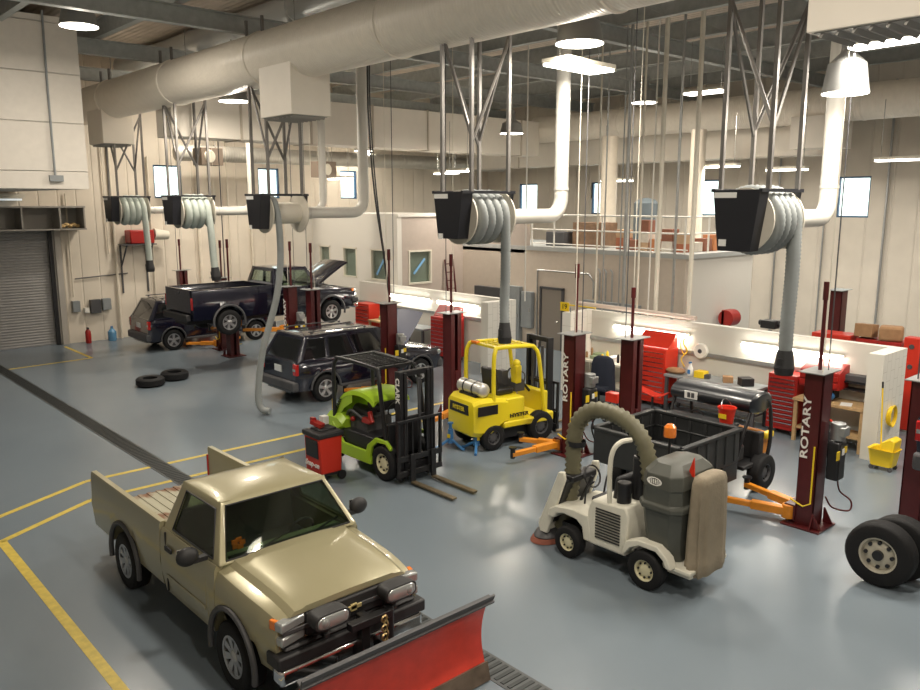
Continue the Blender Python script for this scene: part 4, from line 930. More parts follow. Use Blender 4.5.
b = B(); b.box((-.08, .05, 1.05), (.14, .24, .07), rz=.4, rx=.3); b.box((-.1, .16, 1.1), (.06, .12, .1)); tag(b.done('hand_tool', M['red']), 'red handheld tool lying on the wheeled service cart', 'tool')
bpy.data.objects['hand_tool'].location = (7.75, 12.38, 0)
b = B(); b.box((0, 0, .07), (.13, .13, .15)); tag(b.done('paper_towel_pack', M['paper'], None, loc=(7.86, 12.5, 1.005)), 'small white paper pack on top of the wheeled service cart', 'paper pack')
# blue jack stands under the yellow forklift
for x, y, rz, lab in ((10.72, 12.15, .3, 'blue hydraulic jack stand nearer the green forklift'), (11.0, 11.65, 1.4, 'blue jack stand tucked under the yellow counterweight')):
    t = thing('jack_stand', lab, 'jack', (x, y, 0), rz, 'blue jacks behind the yellow forklift')
    b = B(); b.cyl((0, 0, .12), (0, 0, .42), .07, .055); b.cyl((0, 0, .4), (0, 0, .55), .035); b.cyl((0, 0, .53), (0, 0, .56), .06); b.done('jack_body', M['blue'], t)
    for a in (0.4, 2.5, 4.6):
        b = B(); b.tube([(0, 0, .22), (.3*math.cos(a), .3*math.sin(a), .04), (.36*math.cos(a), .36*math.sin(a), .03)], .03); b.done('foot', M['blue'], t)
    b = B(); b.box((-.075, 0, .28), (.01, .07, .08)); b.done('yellow_sticker', M['yel'], t)
# ---------------------------------------------------------------- litter vacuum
vw = mat('off_white_machine_paint', (.72, .7, .6), .4, var=.05); vt = mat('olive_grey_moulded_tank', (.075, .078, .066), .45, var=.08); vh = mat('olive_corrugated_hose', (.15, .14, .085), .55, var=.1)
t = thing('litter_vacuum', 'off-white ride-on litter vacuum with olive tank, hose and cloth bag', 'vacuum machine', (9.02, 6.4, 0), PI/2)
b = B(); b.prism([(-.3, .32), (.36, .32), (.36, .8), (.3, .98), (-.28, 1.02), (-.34, .9)], 'y', -.47, .47); b.done('body_panel', vw, t, bev=.03)
b = B()
for i in range(11): b.box((.0, .475, .46+i*.042), (.42, .012, .02), rx=.3)
b.done('louvres', M['blk'], t)
b = B(); b.prism([(.3, .5), (.34, .72), (.62, .74), (.95, .70), (1.08, .62), (1.1, .5), (.98, .5), (.93, .58), (.8, .62), (.55, .6), (.45, .52), (.42, .34), (.3, .34)], 'y', -.48, .48); b.done('front_deck', vw, t, bev=.02)
b = B()
for s in (-1, 1): b.prism([(-1.08, .42), (-1.02, .56), (-.86, .68), (-.55, .68), (-.36, .6), (-.3, .42), (-.36, .42), (-.44, .53), (-.58, .6), (-.84, .6), (-.95, .52), (-1.0, .42)], 'y', s*.5-.1, s*.5+.06)
b.box((-.95, 0, .4), (.7, .9, .06)); b.box((-1.1, 0, .34), (.35, .8, .06)); b.done('rear_fender', vw, t, bev=.015)
b = B(); b.box((0, 0, .3), (2.0, .5, .16)); b.cyl((-.66, -.45, .26), (-.66, .45, .26), .05); b.cyl((.67, -.4, .24), (.67, .4, .24), .04); b.done('chassis', M['blk'], t)
for x, r in ((-.66, .27), (.67, .235)):
    for s in (-1, 1): wheel(t, (x, s*.46, r), r, .18, s, bpy.data.materials['cream_wheel'], .55, 'disc')
b = B(); b.prism([(1.3, .18), (1.16, .18), (.84, 1.1), (.86, 1.22), (.96, 1.2), (1.34, .3)], 'y', .36, .42); b.prism([(1.3, .18), (1.16, .18), (.84, 1.1), (.86, 1.22), (.96, 1.2), (1.34, .3)], 'y', -.42, -.36); b.box((1.24, 0, .3), (.1, .8, .2)); b.done('front_cowl', vw, t, bev=.015)
b = B(); b.box((1.02, 0, .72), (.1, .7, .75), ry=-.35); b.box((.9, 0, 1.08), (.22, .55, .1)); b.done('front_console', M['blk'], t, bev=.02)
b = B(); b.lathe([(.2, .03), (.22, .09), (.18, .16), (.1, .2)], (1.3, .15, 0), 'z', 20, sy=1.5); b.done('intake_head', M['dgrey'], t)
b = B(); b.lathe([(.26, .01), (.23, .07), (.15, .08)], (1.3, .15, 0), 'z', 24, sy=1.5); b.done('brush', mat('rust_red_bristles', (.25, .08, .05), .8), t)
b = B(); b.box((.28, 0, .86), (.42, .48, .12)); b.box((.06, 0, 1.1), (.1, .46, .42), ry=-.12); b.done('seat', M['blkpl'], t, bev=.04)
c = V((.62, .05, 1.14)); b = B(); b.tube([c+V((.06*math.sin(a), .17*math.cos(a), .15*math.sin(a))) for a in [i*PI/8 for i in range(16)]], .014, 6, closed=True); b.cyl(c, (.82, .05, .72), .025); b.done('steering_wheel', M['blk'], t)
b = B(); b.tube(spline([(.02, .42, .95), (.03, .42, 1.5), (.0, .40, 1.75), (-.05, .3, 1.86), (-.12, .16, 1.88)]), .035, 8); b.done('roll_post', vw, t)
b = B(); b.cyl((-.18, -.02, .95), (-.18, -.02, 1.62), .12, n=18); b.cyl((-.18, -.02, 1.62), (-.18, -.02, 1.72), .08); b.cyl((-.12, .28, 1.0), (-.12, .28, 1.3), .1); b.box((.0, -.3, 1.05), (.3, .2, .3)); b.done('engine_housing', M['blk'], t, bev=.01)
b = B(); b.tube(spline([(.55, .3, .8), (.5, .32, 1.05), (.35, .35, 1.2)]), .014); b.tube(spline([(.6, -.2, .8), (.55, -.22, 1.1), (.45, -.2, 1.15)]), .014); b.done('control_levers', M['blk'], t)
# tank
def octo(x0, x1, w, z, c=.12):
    return [V((x, y, z)) for x, y in ((x0+c, -w), (x1-c, -w), (x1, -w+c), (x1, w-c), (x1-c, w), (x0+c, w), (x0, w-c), (x0, -w+c))]
b = B(); b.rings([octo(-1.04, -.56, .38, .44), octo(-1.07, -.52, .45, .75), octo(-1.1, -.49, .49, 1.13), octo(-1.13, -.46, .53, 1.15), octo(-1.13, -.46, .53, 1.21), octo(-1.1, -.49, .5, 1.24), octo(-1.09, -.49, .49, 1.42), octo(-1.1, -.48, .5, 1.45), octo(-1.08, -.5, .48, 1.62), octo(-.98, -.58, .34, 1.74, .1), octo(-.9, -.66, .2, 1.77, .06)]); b.done('tank', vt, t, bev=.012, ang=25)
b = B(); b.lathe([(.1, 0), (.105, .003), (.085, .006), (.08, 0)], (-.74, .497, 1.53), 'y', 24, sx=1.1, sy=.55, cap=False)
for i in range(6): b.box((-.81+i*.028, .498, 1.53), (.012, .006, .06))
b.done('oval_emblem', M['ink'], t)
bagm = mat('tan_dust_bag_cloth', (.25, .21, .15), .85, var=.08, bump=.3, bscale=30)
b = B(); rg = []
for i, (z, k) in enumerate(((.32, .95), (.36, 1.0), (.5, 1.02), (.52, .98), (.9, .97), (1.3, .93), (1.55, .9), (1.63, .8), (1.66, .55))):
    ring = []
    for j in range(40):
        a = j*2*PI/40; ca, sa = math.cos(a), math.sin(a)
        rx = .13*k*(abs(ca)**.6)*(1 if ca > 0 else -1); ry = .35*k*(abs(sa)**.6)*(1 if sa > 0 else -1)
        f = 1+.09*math.sin(a*9+z*1.5)*(1 if z < 1.5 else .4)
        ring.append(V((-1.24+rx*f, -.0+ry*f, z)))
    rg.append(ring)
b.rings(rg); b.done('dust_bag', bagm, t, ang=60)
b = B(); b.prism([(-1.12, 1.6), (-1.02, 1.62), (-1.1, 1.86)], 'y', .15, .17); b.done('warning_triangle', M['redb'], t)
b = B(); b.cyl((-.35, -.42, 1.05), (-.35, -.42, 1.86), .02); b.done('beacon_post', M['blk'], t)
b = B(); b.lathe([(.085, 1.86), (.09, 1.9), (.085, 2.0), (.05, 2.04)], (-.35, -.42, 0), 'z', 16); b.done('beacon', M['amber'], t)
b = B(); b.hose([(1.15, .1, .2), (1.02, .1, .6), (.95, .1, 1.1), (.94, .1, 1.65), (.86, .08, 1.95), (.64, .04, 2.13), (.38, .0, 2.14), (.1, 0, 2.08), (-.14, 0, 1.92), (-.28, 0, 1.66), (-.34, 0, 1.35), (-.44, 0, 1.2)], .115, .085, 16, .13); b.done('vacuum_hose', vh, t, ang=80)
b = B(); b.tube(spline([(-.2, -.02, 1.7), (.1, 0, 1.95), (.35, .0, 2.18)]), .025); b.lathe([(.135, 0), (.14, .04), (.135, .08)], (.9, .09, 1.55), 'z', 18, cap=False); b.tube(spline([(.6, .0, 2.1), (.62, .1, 1.9), (.6, .05, 1.7)]), .012); b.done('hose_support', M['blk'], t)

# ---------------------------------------------------------------- utility vehicle
bed = mat('black_moulded_bed', (.03, .032, .033), .5, var=.1)
t = thing('utility_vehicle', 'small utility vehicle with big black cargo bed behind the litter vacuum', 'utility vehicle', (12.2, 7.3, 0), 0)
b = B(); x0, x1, w, z0, z1 = -1.78, -.05, .83, .80, 1.36
for y in (-w, w): b.box(((x0+x1)/2, y, (z0+z1)/2), (x1-x0, .05, z1-z0))
for x in (x0, x1): b.box((x, 0, (z0+z1)/2), (.05, 2*w, z1-z0))
b.box(((x0+x1)/2, 0, z0), (x1-x0, 2*w, .05))
for y in (-w-.01, w+.01): b.box(((x0+x1)/2, y, z1), (x1-x0+.1, .1, .05))
for x in (x0, x1): b.box((x, 0, z1), (.1, 2*w+.1, .05))
for i in range(6):
    x = x0+.15+i*(x1-x0-.3)/5
    for y in (-w-.03, w-.03, -w+.03): b.box((x, y, (z0+z1)/2), (.05, .03, z1-z0-.08))
for i in range(5): b.box((x1-.03, -w+.3+i*.3, (z0+z1)/2), (.03, .05, z1-z0-.08))
b.box(((x0+x1)/2, w-.035, 1.1), (x1-x0, .03, .03)); b.box((x1-.035, 0, 1.1), (.03, 2*w, .03))
b.done('cargo_bed', bed, t, bev=.01)
b = B(); b.box((-.2, 0, .52), (2.9, .8, .16)); b.box((-.9, 0, .66), (1.4, .6, .2)); b.cyl((-1.0, -.6, .33), (-1.0, .6, .33), .05); b.cyl((1.05, -.6, .33), (1.05, .6, .33), .05); b.box((-.15, -.62, .6), (.5, .3, .35)); b.done('chassis', M['blk'], t, bev=.01)
b = B(); b.box((.3, 0, .78), (.5, 1.3, .3)); b.box((.1, 0, 1.1), (.14, 1.3, .5), ry=-.1); b.done('bench_seat', M['blkpl'], t, bev=.05)
b = B(); b.box((.8, 0, .5), (.7, 1.4, .08)); b.box((1.05, 0, .8), (.16, 1.4, .5)); b.done('floor_panel', M['blkpl'], t, bev=.02)
b = B(); b.prism([(1.02, .55), (1.5, .55), (1.55, .75), (1.4, .98), (1.12, 1.08), (1.02, 1.05)], 'y', -.62, .62); b.done('front_bonnet', M['orange'], t, bev=.05)
b = B(); b.box((1.32, -.66, .95), (.3, .12, .12)); b.done('yellow_marker_light', M['yel'], t, bev=.03)
b = B(); b.box((1.52, -.45, .75), (.06, .25, .12)); b.box((1.52, .45, .75), (.06, .25, .12)); b.done('headlight', M['lens'], t, bev=.02)
b = B(); rg = []
for y in (-.82, -.78, .78, .82):
    k = 1 if abs(y) < .8 else .82
    rg.append([V((.75+.4*k*math.cos(a)*(1.0), y, 1.66+.19*k*math.sin(a)*(1 if math.sin(a) > 0 else 1))) for a in [i*PI/10 for i in range(20)]])
b.rings(rg); b.done('canopy_roof', mat('gloss_black_canopy', (.012, .014, .018), .32, coat=.25), t, ang=40)
b = B(); b.box((.355, .35, 1.66), (.012, .26, .14)); b.done('white_sticker', M['paper'], t)
b = B(); b.box((.348, .39, 1.66), (.008, .06, .09)); b.box((.348, .31, 1.66), (.008, .06, .09)); b.done('sticker_marks', M['dgrey'], t)
for s in (-1, 1):
    b = B(); b.tube(spline([(.8, s*.78, 1.72), (1.0, s*.8, 1.64), (1.12, s*.8, 1.35), (1.15, s*.8, .95), (1.12, s*.78, .6)]), .035, 8); b.tube([(.5, s*.75, 1.6), (.3, s*.74, 1.2), (.15, s*.7, .7)], .03, 8); b.done('roof_post', M['blk'], t)
    wheel(t, (1.05, s*.72, .33), .33, .24, s, M['dgrey'], .5, 'disc'); wheel(t, (-1.0, s*.72, .33), .33, .26, s, M['dgrey'], .5, 'disc')
b = B(); b.tube([(.75, .35, 1.0+.0), (.55, .35, 1.2)], .02); b.tube([V((.55, .35, 1.2))+V((.06*math.sin(a), .16*math.cos(a), .14*math.sin(a))) for a in [i*PI/8 for i in range(16)]], .014, 6, closed=True); b.done('steering_wheel', M['blk'], t)
b = B(); b.box((.14, 0, 1.33), (.3, 1.3, .04)); b.done('rear_ledge', M['blkpl'], t)
t = thing('bucket', 'red plastic pail at the corner of the black cargo bed', 'bucket', (12.36, 6.82, 1.352))
b = B(); b.lathe([(.11, 0), (.15, .26), (.16, .26), (.16, .28), (.14, .27), (.1, .02)], n=24); b.done('pail', M['redb'], t)
b = B(); b.tube([(.155*math.cos(a), .155*math.sin(a)*.4, .27-.0+.14*math.sin(a)) for a in [i*PI/10 for i in range(11)]], .006, 5); b.done('bail_handle', M['steel'], t)
b = B(); b.box((-.143, 0, .14), (.012, .14, .08)); b.done('label_patch', M['yel'], t)

# ---------------------------------------------------------------- tool chests along the bench partitions
def chest(label, y, w, h, d=.5, m=None, nd=8, lid=False, x=None, side=None):
    m = m or M['red']; x = x or 17.35-d/2-.03
    t = thing('tool_chest', label, 'tool chest', (x, y, 0))
    b = B(); b.box((0, 0, .12+(h-.12)/2), (d, w, h-.12)); b.done('cabinet', m, t, bev=.012)
    z = .2; hh = (h-.28)/nd
    for i in range(nd):
        b = B(); b.box((-d/2-.01, 0, z+hh*(i+.5)), (.02, w-.06, hh-.02)); o = b.done('drawer', m, t, bev=.004)
        b = B(); b.box((-d/2-.03, 0, z+hh*(i+.82)), (.015, w-.1, .018)); b.done('drawer_pull', M['chrome'], o)
    for yy in (-1, 1):
        b = B()
        for xx in (-1, 1): b.cyl((xx*(d/2-.08), yy*(w/2-.08)-.02, .06), (xx*(d/2-.08), yy*(w/2-.08)+.02, .06), .06, n=14)
        b.done('caster', M['blk'], t)
    if lid:
        b = B(); b.box((.02, 0, h+.17), (.4, w, .03), ry=-.9); b.box((.18, 0, h+.33), (.05, w, .06)); b.prism([(-.2, h), (.22, h), (.22, h+.34)], 'y', -w/2, -w/2+.02); b.done('raised_lid', m, t, bev=.01)
    return t
chest('tall bright red tool chest with raised lid behind a maroon post, beside the utility vehicle', 11.45, .95, 1.5, .55, M['redb'], 10, True)
chest('red roller cabinet of silver-edged drawers beneath the right hand hanging hose', 8.0, .66, 1.36, .5, M['red'], 11)
chest('red tool chest by the office windows at the far end of the left partition', 23.95, .85, 1.45, .5, M['redb'], 9)
chest('red tool chest with raised lid at the left partition near its white end pier', 19.5, 1.1, 1.4, .5, M['red'], 9, True)
t = thing('tool_chest', 'red sloping-lidded top chest on the bench right of the roller cabinet', 'tool chest', (17.05, 7.2, .952+.25))
b = B(); b.prism([(-.25, 0), (.25, 0), (.25, .5), (.1, .5), (-.25, .36)], 'y', -.42, .42); b.done('cabinet', M['red'], t, bev=.01)
b = B(); b.box((-.27, 0, .1), (.03, .78, .1)); b.box((-.27, 0, .24), (.03, .78, .1)); b.done('drawer', M['red'], t, bev=.005)
# workbenches
def bench(label, y0, y1, x=16.95, z=.92, d=.7, top=None, legs=None):
    t = thing('workbench', label, 'workbench', (x, (y0+y1)/2, 0)); L = y1-y0
    b = B(); b.box((0, 0, z), (d, L, .06)); b.done('worktop', top or M['wood'], t, bev=.006)
    for s in (-1, 1):
        for q in (-1, 1):
            b = B(); b.box((q*(d/2-.06), s*(L/2-.06), z/2), (.07, .07, z)); b.done('leg', legs or M['wood'], t)
    b = B(); b.box((0, 0, .3), (d-.12, L-.14, .04)); b.done('lower_shelf', legs or M['wood'], t)
    return t
bench('wooden workbench with shelf under the glowing light beside the white end pier', 6.15, 7.65)
bench('steel workbench carrying cleaning bottles behind the utility vehicle', 8.5, 10.9, top=M['grey'], legs=M['dgrey'])
bench('cream workbench heaped with clutter beside the dark coat on a chair', 12.05, 13.7, top=M['cream'], legs=M['cream'])
bench('wooden workbench right of the leftmost red tool chest by the office windows', 22.0, 23.3)
bench('long bench at the left partition behind the raised navy hood', 20.2, 21.8, top=M['grey'], legs=M['dgrey'])
def single(name, b, m, label, cat, loc=(0, 0, 0), group=None, bev=0, rz=0, kind=None):
    return tag(b.done(name, m, None, bev=bev, loc=loc, rz=rz), label, cat, group, kind)
# riser shelf on right bench
t = thing('shelf_unit', 'black two-tier shelf on the wooden workbench by the end pier', 'shelf', (17.2, 6.55, .952))
b = B(); b.box((0, 0, .26), (.3, .9, .025)); b.box((0, 0, .42), (.3, .9, .025)); b.done('shelf_board', M['blk'], t)
b = B()
for s in (-1, 1): b.box((0, s*.44, .22), (.3, .02, .44))
b.done('shelf_side', M['blk'], t)
single('helmet', B().ball((0, 0, .1), .13, (1, 1, .75)), M['blue'], 'blue rounded helmet on the wooden workbench by the end pier', 'helmet', (16.85, 7.0, .955))
single('paper_sheet', B().box((0, 0, .004), (.3, .22, .008)), M['paper'], 'white paper sheet lying on the wooden workbench by the end pier', 'paper', (16.8, 6.6, .952), rz=.3)
single('toolbox', B().box((0, 0, .07), (.22, .6, .14)), M['dgrey'], 'long dark toolbox on top of the black two-tier shelf', 'toolbox', (17.2, 6.6, 1.386), bev=.015)
single('jar', B().lathe([(.05, 0), (.06, .03), (.06, .14), (.04, .17)], n=14), mat('teal_plastic', (.1, .3, .3), .4), 'small teal jar at the end of the black two-tier shelf', 'jar', (17.15, 6.22, 1.386))
# mid bench items
t = thing('spray_bottle', 'white spray bottle with blue label on the steel workbench', 'bottle', (16.9, 10.35, .952))
B().lathe([(.06, 0), (.065, .02), (.065, .18), (.025, .26), (.02, .3)], n=16).done('bottle', M['paper'], t)
B().box((-.064, 0, .1), (.01, .07, .1)).done('label_patch', M['blue'], t); B().box((-.02, 0, .32), (.1, .03, .04)).done('trigger', M['blue'], t)
t = thing('wall_fan', 'round white fan mounted on the partition above the steel workbench', 'fan', (17.34, 10.35, 1.5))
B().lathe([(.17, -.06), (.19, -.03), (.19, .03), (.1, .05)], axis='x', n=24).done('fan_body', M['white'], t); B().lathe([(.05, -.075), (.06, -.05)], axis='x', n=12).done('hub', M['dgrey'], t)
for i, (y, z, s) in enumerate(((10.05, .95, .16), (9.9, .95, .1), (9.35, .95, .14), (8.9, .95, .18))):
    single('parts_box', B().box((0, 0, s/2), (s*1.5, s*1.6, s)), [M['yel'], M['dgrey'], M['card'], M['blk']][i], ['small yellow box on the steel workbench', 'small dark grey box on the steel workbench', 'small cardboard box on the steel workbench', 'small black box at the right end of the steel workbench'][i], 'box', (16.9, y, z+.002), 'small boxes on the steel bench', .006, .3*i)
single('rag_pile', B().ball((0, 0, .07), .2, (.8, 1.3, .4)), M['card'], 'crumpled brown rag heap on the steel workbench near the tall red chest', 'rags', (16.85, 10.72, .952))
b = B(); b.tube(spline([(0, 0, .5), (-.03, .05, .3), (0, -.05, .1), (-.04, .08, -.1), (0, .0, -.3)]), .015, 6); b.tube(spline([(0, .1, .5), (-.03, .12, .2), (-.02, .02, .0)]), .012, 6)
single('air_hose', b, M['yel'], 'yellow air hose dangling on the partition beside the white fan', 'hose', (17.28, 10.75, 1.35))
# left clutter
cl = [('red', M['redb']), ('black', M['blk']), ('white', M['paper']), ('yellow', M['yel']), ('green', M['dash']), ('brown', M['card'])]
for i in range(12):
    c, m = cl[i % 6]; y = 12.2+(i % 6)*.26; x = 16.85+(i//6)*.22; s = .08+.05*random.random()
    single('spray_can' if i % 2 else 'parts_box', B().lathe([(.035, 0), (.035, s*1.6), (.015, s*2)], n=12) if i % 2 else B().box((0, 0, s/2), (s*2, s*2.2, s)), m,
           '%s %s in the clutter on the cream workbench, %s row' % (c, 'spray can' if i % 2 else 'parts box', 'front' if i < 6 else 'back'), 'clutter', (x, y, .952), 'clutter on the cream workbench', rz=random.random()*3*(i % 2 == 0))
for i in range(6):
    c, m = cl[(i*5+2) % 6]; single('parts_box', B().box((0, 0, .06), (.14, .16, .12)), m, '%s small box on the wooden workbench by the office windows' % c, 'box', (16.9+.15*(i % 2), 22.2+i*.17, .952), 'boxes on the far wooden bench', rz=i)
# chair with coat
t = thing('office_chair', 'dark chair with a coat over its tall back beside the cream workbench', 'chair', (15.75, 12.2, 0), .3)
b = B()
for i in range(5):
    a = i*2*PI/5; b.tube([(0, 0, .14), (.27*math.cos(a), .27*math.sin(a), .07)], .02); b.ball((.28*math.cos(a), .28*math.sin(a), .04), .035, n=8)
b.cyl((0, 0, .12), (0, 0, .45), .025); b.done('star_base', M['blk'], t)
B().box((0, 0, .5), (.46, .46, .09)).done('seat', M['cloth'], t, bev=.03); B().box((.24, 0, .9), (.07, .44, .6), ry=.1).done('backrest', M['cloth'], t, bev=.03)
b = B(); rg = []
for z, kx, ky in ((.28, .17, .34), (.5, .19, .33), (.8, .17, .31), (1.05, .15, .3), (1.2, .13, .25), (1.26, .08, .14)):
    rg.append([V((.22+kx*math.cos(a)*(1+.05*math.sin(7*a)), ky*math.sin(a)*(1+.04*math.cos(9*a)), z)) for a in [i*PI/16 for i in range(32)]])
b.rings(rg); tag(b.done('coat', M['cloth'], None, loc=(15.75, 12.2, .02), rz=.3, ang=60), 'dark blue coat draped over the chair beside the cream workbench', 'coat')
# red jack box on stand, red stool
t = thing('shop_stand', 'small red box on a black stand left of the maroon post', 'stand', (14.9, 11.1, 0))
B().box((0, 0, .6), (.22, .34, .22)).done('red_box', M['redb'], t, bev=.01); b = B(); b.cyl((0, -.1, 0), (0, -.1, .5), .02); b.cyl((0, .1, 0), (0, .1, .5), .02); b.box((0, 0, .02), (.3, .4, .03)); b.done('stand_frame', M['blk'], t)
t = thing('creeper_seat', 'curved bright red mechanic seat in front of the tall red chest', 'stool', (16.1, 10.85, 0), .2)
b = B(); rg = []
for i in range(9):
    u = i/8; z = .62-.22*u+.16*(2*u-1)**2*(u > .5); rg.append([V((-.0+y*0+dx, .35-.7*u, z+dz)) for dx, dz in ((-.17, 0), (.17, 0), (.17, .035), (-.17, .035)) for y in (0,)])
b.rings(rg); b.done('seat', M['redb'], t, bev=.01); b = B(); b.cyl((0, 0, .05), (0, 0, .45), .03); b.box((0, 0, .06), (.4, .05, .04)); b.box((0, 0, .06), (.05, .4, .04)); b.done('base', M['blk'], t)
# welder cart
t = thing('welder_cart', 'black wheeled machine with red hoop handle at the wooden workbench', 'cart', (16.2, 6.75, 0))
B().box((0, 0, .36), (.5, .55, .42)).done('machine_body', M['blkpl'], t, bev=.04)
b = B(); b.tube(spline([(-.1, .3, .45), (-.12, .28, .72), (-.12, .0, .78), (-.14, -.24, .7), (-.12, -.3, .4)]), .022); b.done('hoop_handle', M['redb'], t)
b = B()
for y in (-.22, .22): b.cyl((-.15, y-.03, .08), (-.15, y+.03, .08), .08, n=14); b.cyl((.18, y-.03, .08), (.18, y+.03, .08), .08, n=14)
b.box((0, 0, .13), (.5, .4, .04)); b.done('caster', M['blk'], t)
# mop bucket
t = thing('mop_bucket', 'yellow wheeled mop bucket with wringer beside the white end pier', 'mop bucket', (16.05, 5.52, 0))
b = B(); b.rings([[V((x*k, y*k, z)) for x, y in ((-.16, -.24), (.16, -.24), (.19, -.2), (.19, .2), (.16, .24), (-.16, .24), (-.19, .2), (-.19, -.2))] for z, k in ((.09, .8), (.4, 1.0), (.42, 1.08), (.4, .92), (.14, .74))]); b.done('tub', M['yel'], t)
b = B(); b.prism([(-.0, .38), (-.22, .38), (-.24, .62), (-.14, .66), (.02, .56)], 'x', -.17, .17); b.done('wringer', M['yel'], t, bev=.02)
b = B()
for x in (-.13, .13):
    for y in (-.17, .17): b.cyl((x-.012, y, .045), (x+.012, y, .045), .045, n=12); b.cyl((x, y, .05), (x, y, .12), .015)
b.done('caster', M['dgrey'], t)
t = thing('mop', 'mop with long yellow handle standing in the yellow bucket', 'mop', (16.03, 5.57, .2))
B().cyl((0, 0, 0), (.06, .1, 1.4), .014).done('handle', M['yel'], t); B().cyl((.06, .1, 1.38), (.065, .11, 1.5), .018).done('grip', M['blk'], t); B().ball((0, 0, .0), .09, (1, 1, .7)).done('mop_head', M['card'], t)
b = B()
for k in range(4): b.tube([(.19*math.cos(a)*(1+.06*k-.1), .02*k, .22*math.sin(a)*(1-.05*k)) for a in [i*PI/12 for i in range(24)]], .012, 6, closed=True)
single('hose_coil', b, M['yel'], 'coiled yellow hose hung on the end of the white pier above the bucket', 'hose', (16.95, 5.72, .85))
# right-back cabinets
t = thing('storage_cabinet', 'tall dark red cabinet behind the end pier, brown bags on top', 'cabinet', (19.6, 7.0, 0)); B().box((0, 0, .98), (.6, 1.0, 1.96)).done('cabinet_body', M['red'], t, bev=.01); B().box((-.31, 0, 1.0), (.02, .02, 1.8)).done('door_gap', M['blk'], t)
t = thing('tool_chest', 'red drawer chest left of the tall dark red cabinet behind the pier', 'tool chest', (19.5, 8.05, 0)); B().box((0, 0, 1.0), (.6, .9, 2.0)).done('cabinet', M['redb'], t, bev=.02)
b = B(); [b.box((-.31, 0, 1.3+.13*i), (.02, .8, .02)) for i in range(5)]; b.done('drawer_trim', M['chrome'], t)
single('paper_bag', B().box((0, 0, .17), (.4, .5, .34)), M['card'], 'brown paper bag on the tall dark red cabinet, right one', 'bag', (19.5, 6.8, 1.962), bev=.06, rz=.3)
single('cardboard_box', B().box((0, 0, .15), (.4, .4, .3), ry=.1), M['card'], 'open cardboard box on the tall dark red cabinet, left one', 'box', (19.5, 7.35, 1.99), bev=.01)
t = thing('fire_cabinet', 'bright red upright panel with dials right of the brown bags', 'cabinet', (19.2, 6.2, 0)); B().box((0, 0, 1.1), (.3, .34, 2.1)).done('panel_body', M['redb'], t, bev=.02)
b = B(); b.lathe([(.05, -.17), (.06, -.14)], (0, 0, 1.95), 'x', 14); b.lathe([(.05, -.17), (.06, -.14)], (0, 0, 1.5), 'x', 14); b.done('dial', M['dgrey'], t)
single('paper_roll', B().cyl((0, 0, 0), (0, 0, .26), .1, n=18), M['paper'], 'white paper towel roll beside the bright red upright panel', 'roll', (18.9, 5.75, 1.6)); B_ = thing('roll_stand', 'dark stand under the white paper towel roll', 'stand', (18.9, 5.75, 0)); B().cyl((0, 0, 0), (0, 0, 1.595), .03).done('pole', M['dgrey'], B_); B().cyl((0, 0, 0), (0, 0, .03), .2, n=18).done('foot', M['dgrey'], B_)
t = thing('bench_machine', 'small black machine on a column beyond the right partition', 'machine', (19, 9.45, 0)); B().cyl((0, 0, 0), (0, 0, 1.95), .05).done('column', M['grey'], t); b = B(); b.box((0, 0, 2.1), (.3, .4, .2)); b.cyl((0, -.25, 2.12), (0, .3, 2.12), .07); b.done('machine_head', M['blk'], t, bev=.02)
t = thing('hose_reel', 'red hose reel on the white mezzanine side wall', 'hose reel', (23.1, 12.85, 1.5)); b = B(); b.cyl((-.25, 0, 0), (.25, 0, 0), .26, n=24); b.box((0, .1, 0), (.5, .1, .5)); b.done('reel_body', M['red'], t, bev=.01); B().cyl((.3, 0, .05), (.55, 0, .0), .02).done('swivel', M['blk'], t)
# bay sign
t = thing('bay_sign', 'yellow number 19 sign on an arm at the corner of the right partition', 'sign', (16.6, 13.95, 2.2))
B().box((0, .16, .1), (.02, .3, .24)).done('sign_board', M['yel'], t); text('lettering', '19', .2, M['inkblk'], t, (-.015, .16, .1), (0, -1, 0), (0, 0, 1), ext=.003)
b = B(); b.box((0, -.45, .16), (.03, .9, .03)); b.done('sign_arm', M['yel'], t); B().cyl((0, -.05, -.038), (0, -.05, .1), .02).done('bracket', M['grey'], t)
# pipes above partition and conduits
pk = mat('pinkish_insulated_pipe', (.66, .55, .48), .55)
single('wall_pipe', B().cyl((17.45, 14.3, 2.3), (17.45, 10.6, 2.27), .06), pk, 'pinkish insulated pipe lying along the top of the right partition', 'pipe')
for i, (y, r, m) in enumerate(((16.44, .02, M['white']), (13.78, .025, M['cream']), (13.54, .02, M['galv']), (12.85, .045, M['galv']), (12.4, .03, M['cream']), (11.82, .06, M['cream']), (11.33, .035, M['galv']), (10.85, .06, M['cream']), (13.0, .018, M['galv']), (12.05, .02, M['white']))):
    single('conduit', B().cyl((17.5, y, 2.162), (17.5, y, 9.5), r, n=10), m, 'vertical conduit running from the partition top up to the roof steel', 'pipe', group='vertical conduits over the partitions')
for i, (x, y, x2, y2) in enumerate(((13.7, 19, 14.4, 19.0), (13.75, 19.05, 14.45, 19.05), (13.85, 19.1, 14.5, 19.1))):
    b = B(); b.tube(spline([(x, y, 8.9), (x, y, 7.5), (x+.15, y, 5.5), (x2-.25, y2, 3.6), (x2, y2, 1.9)]), .022, 6)
    single('hoist_cable', b, M['blk'], 'black hoist cable curving down from the roof above the green forklift', 'cable', group='black hoist cables')
single('crane_hook_block', B().box((14.45, 19.05, 1.85), (.12, .14, .22)), M['yel'], 'small yellow hook block at the ends of the black hoist cables', 'hook')
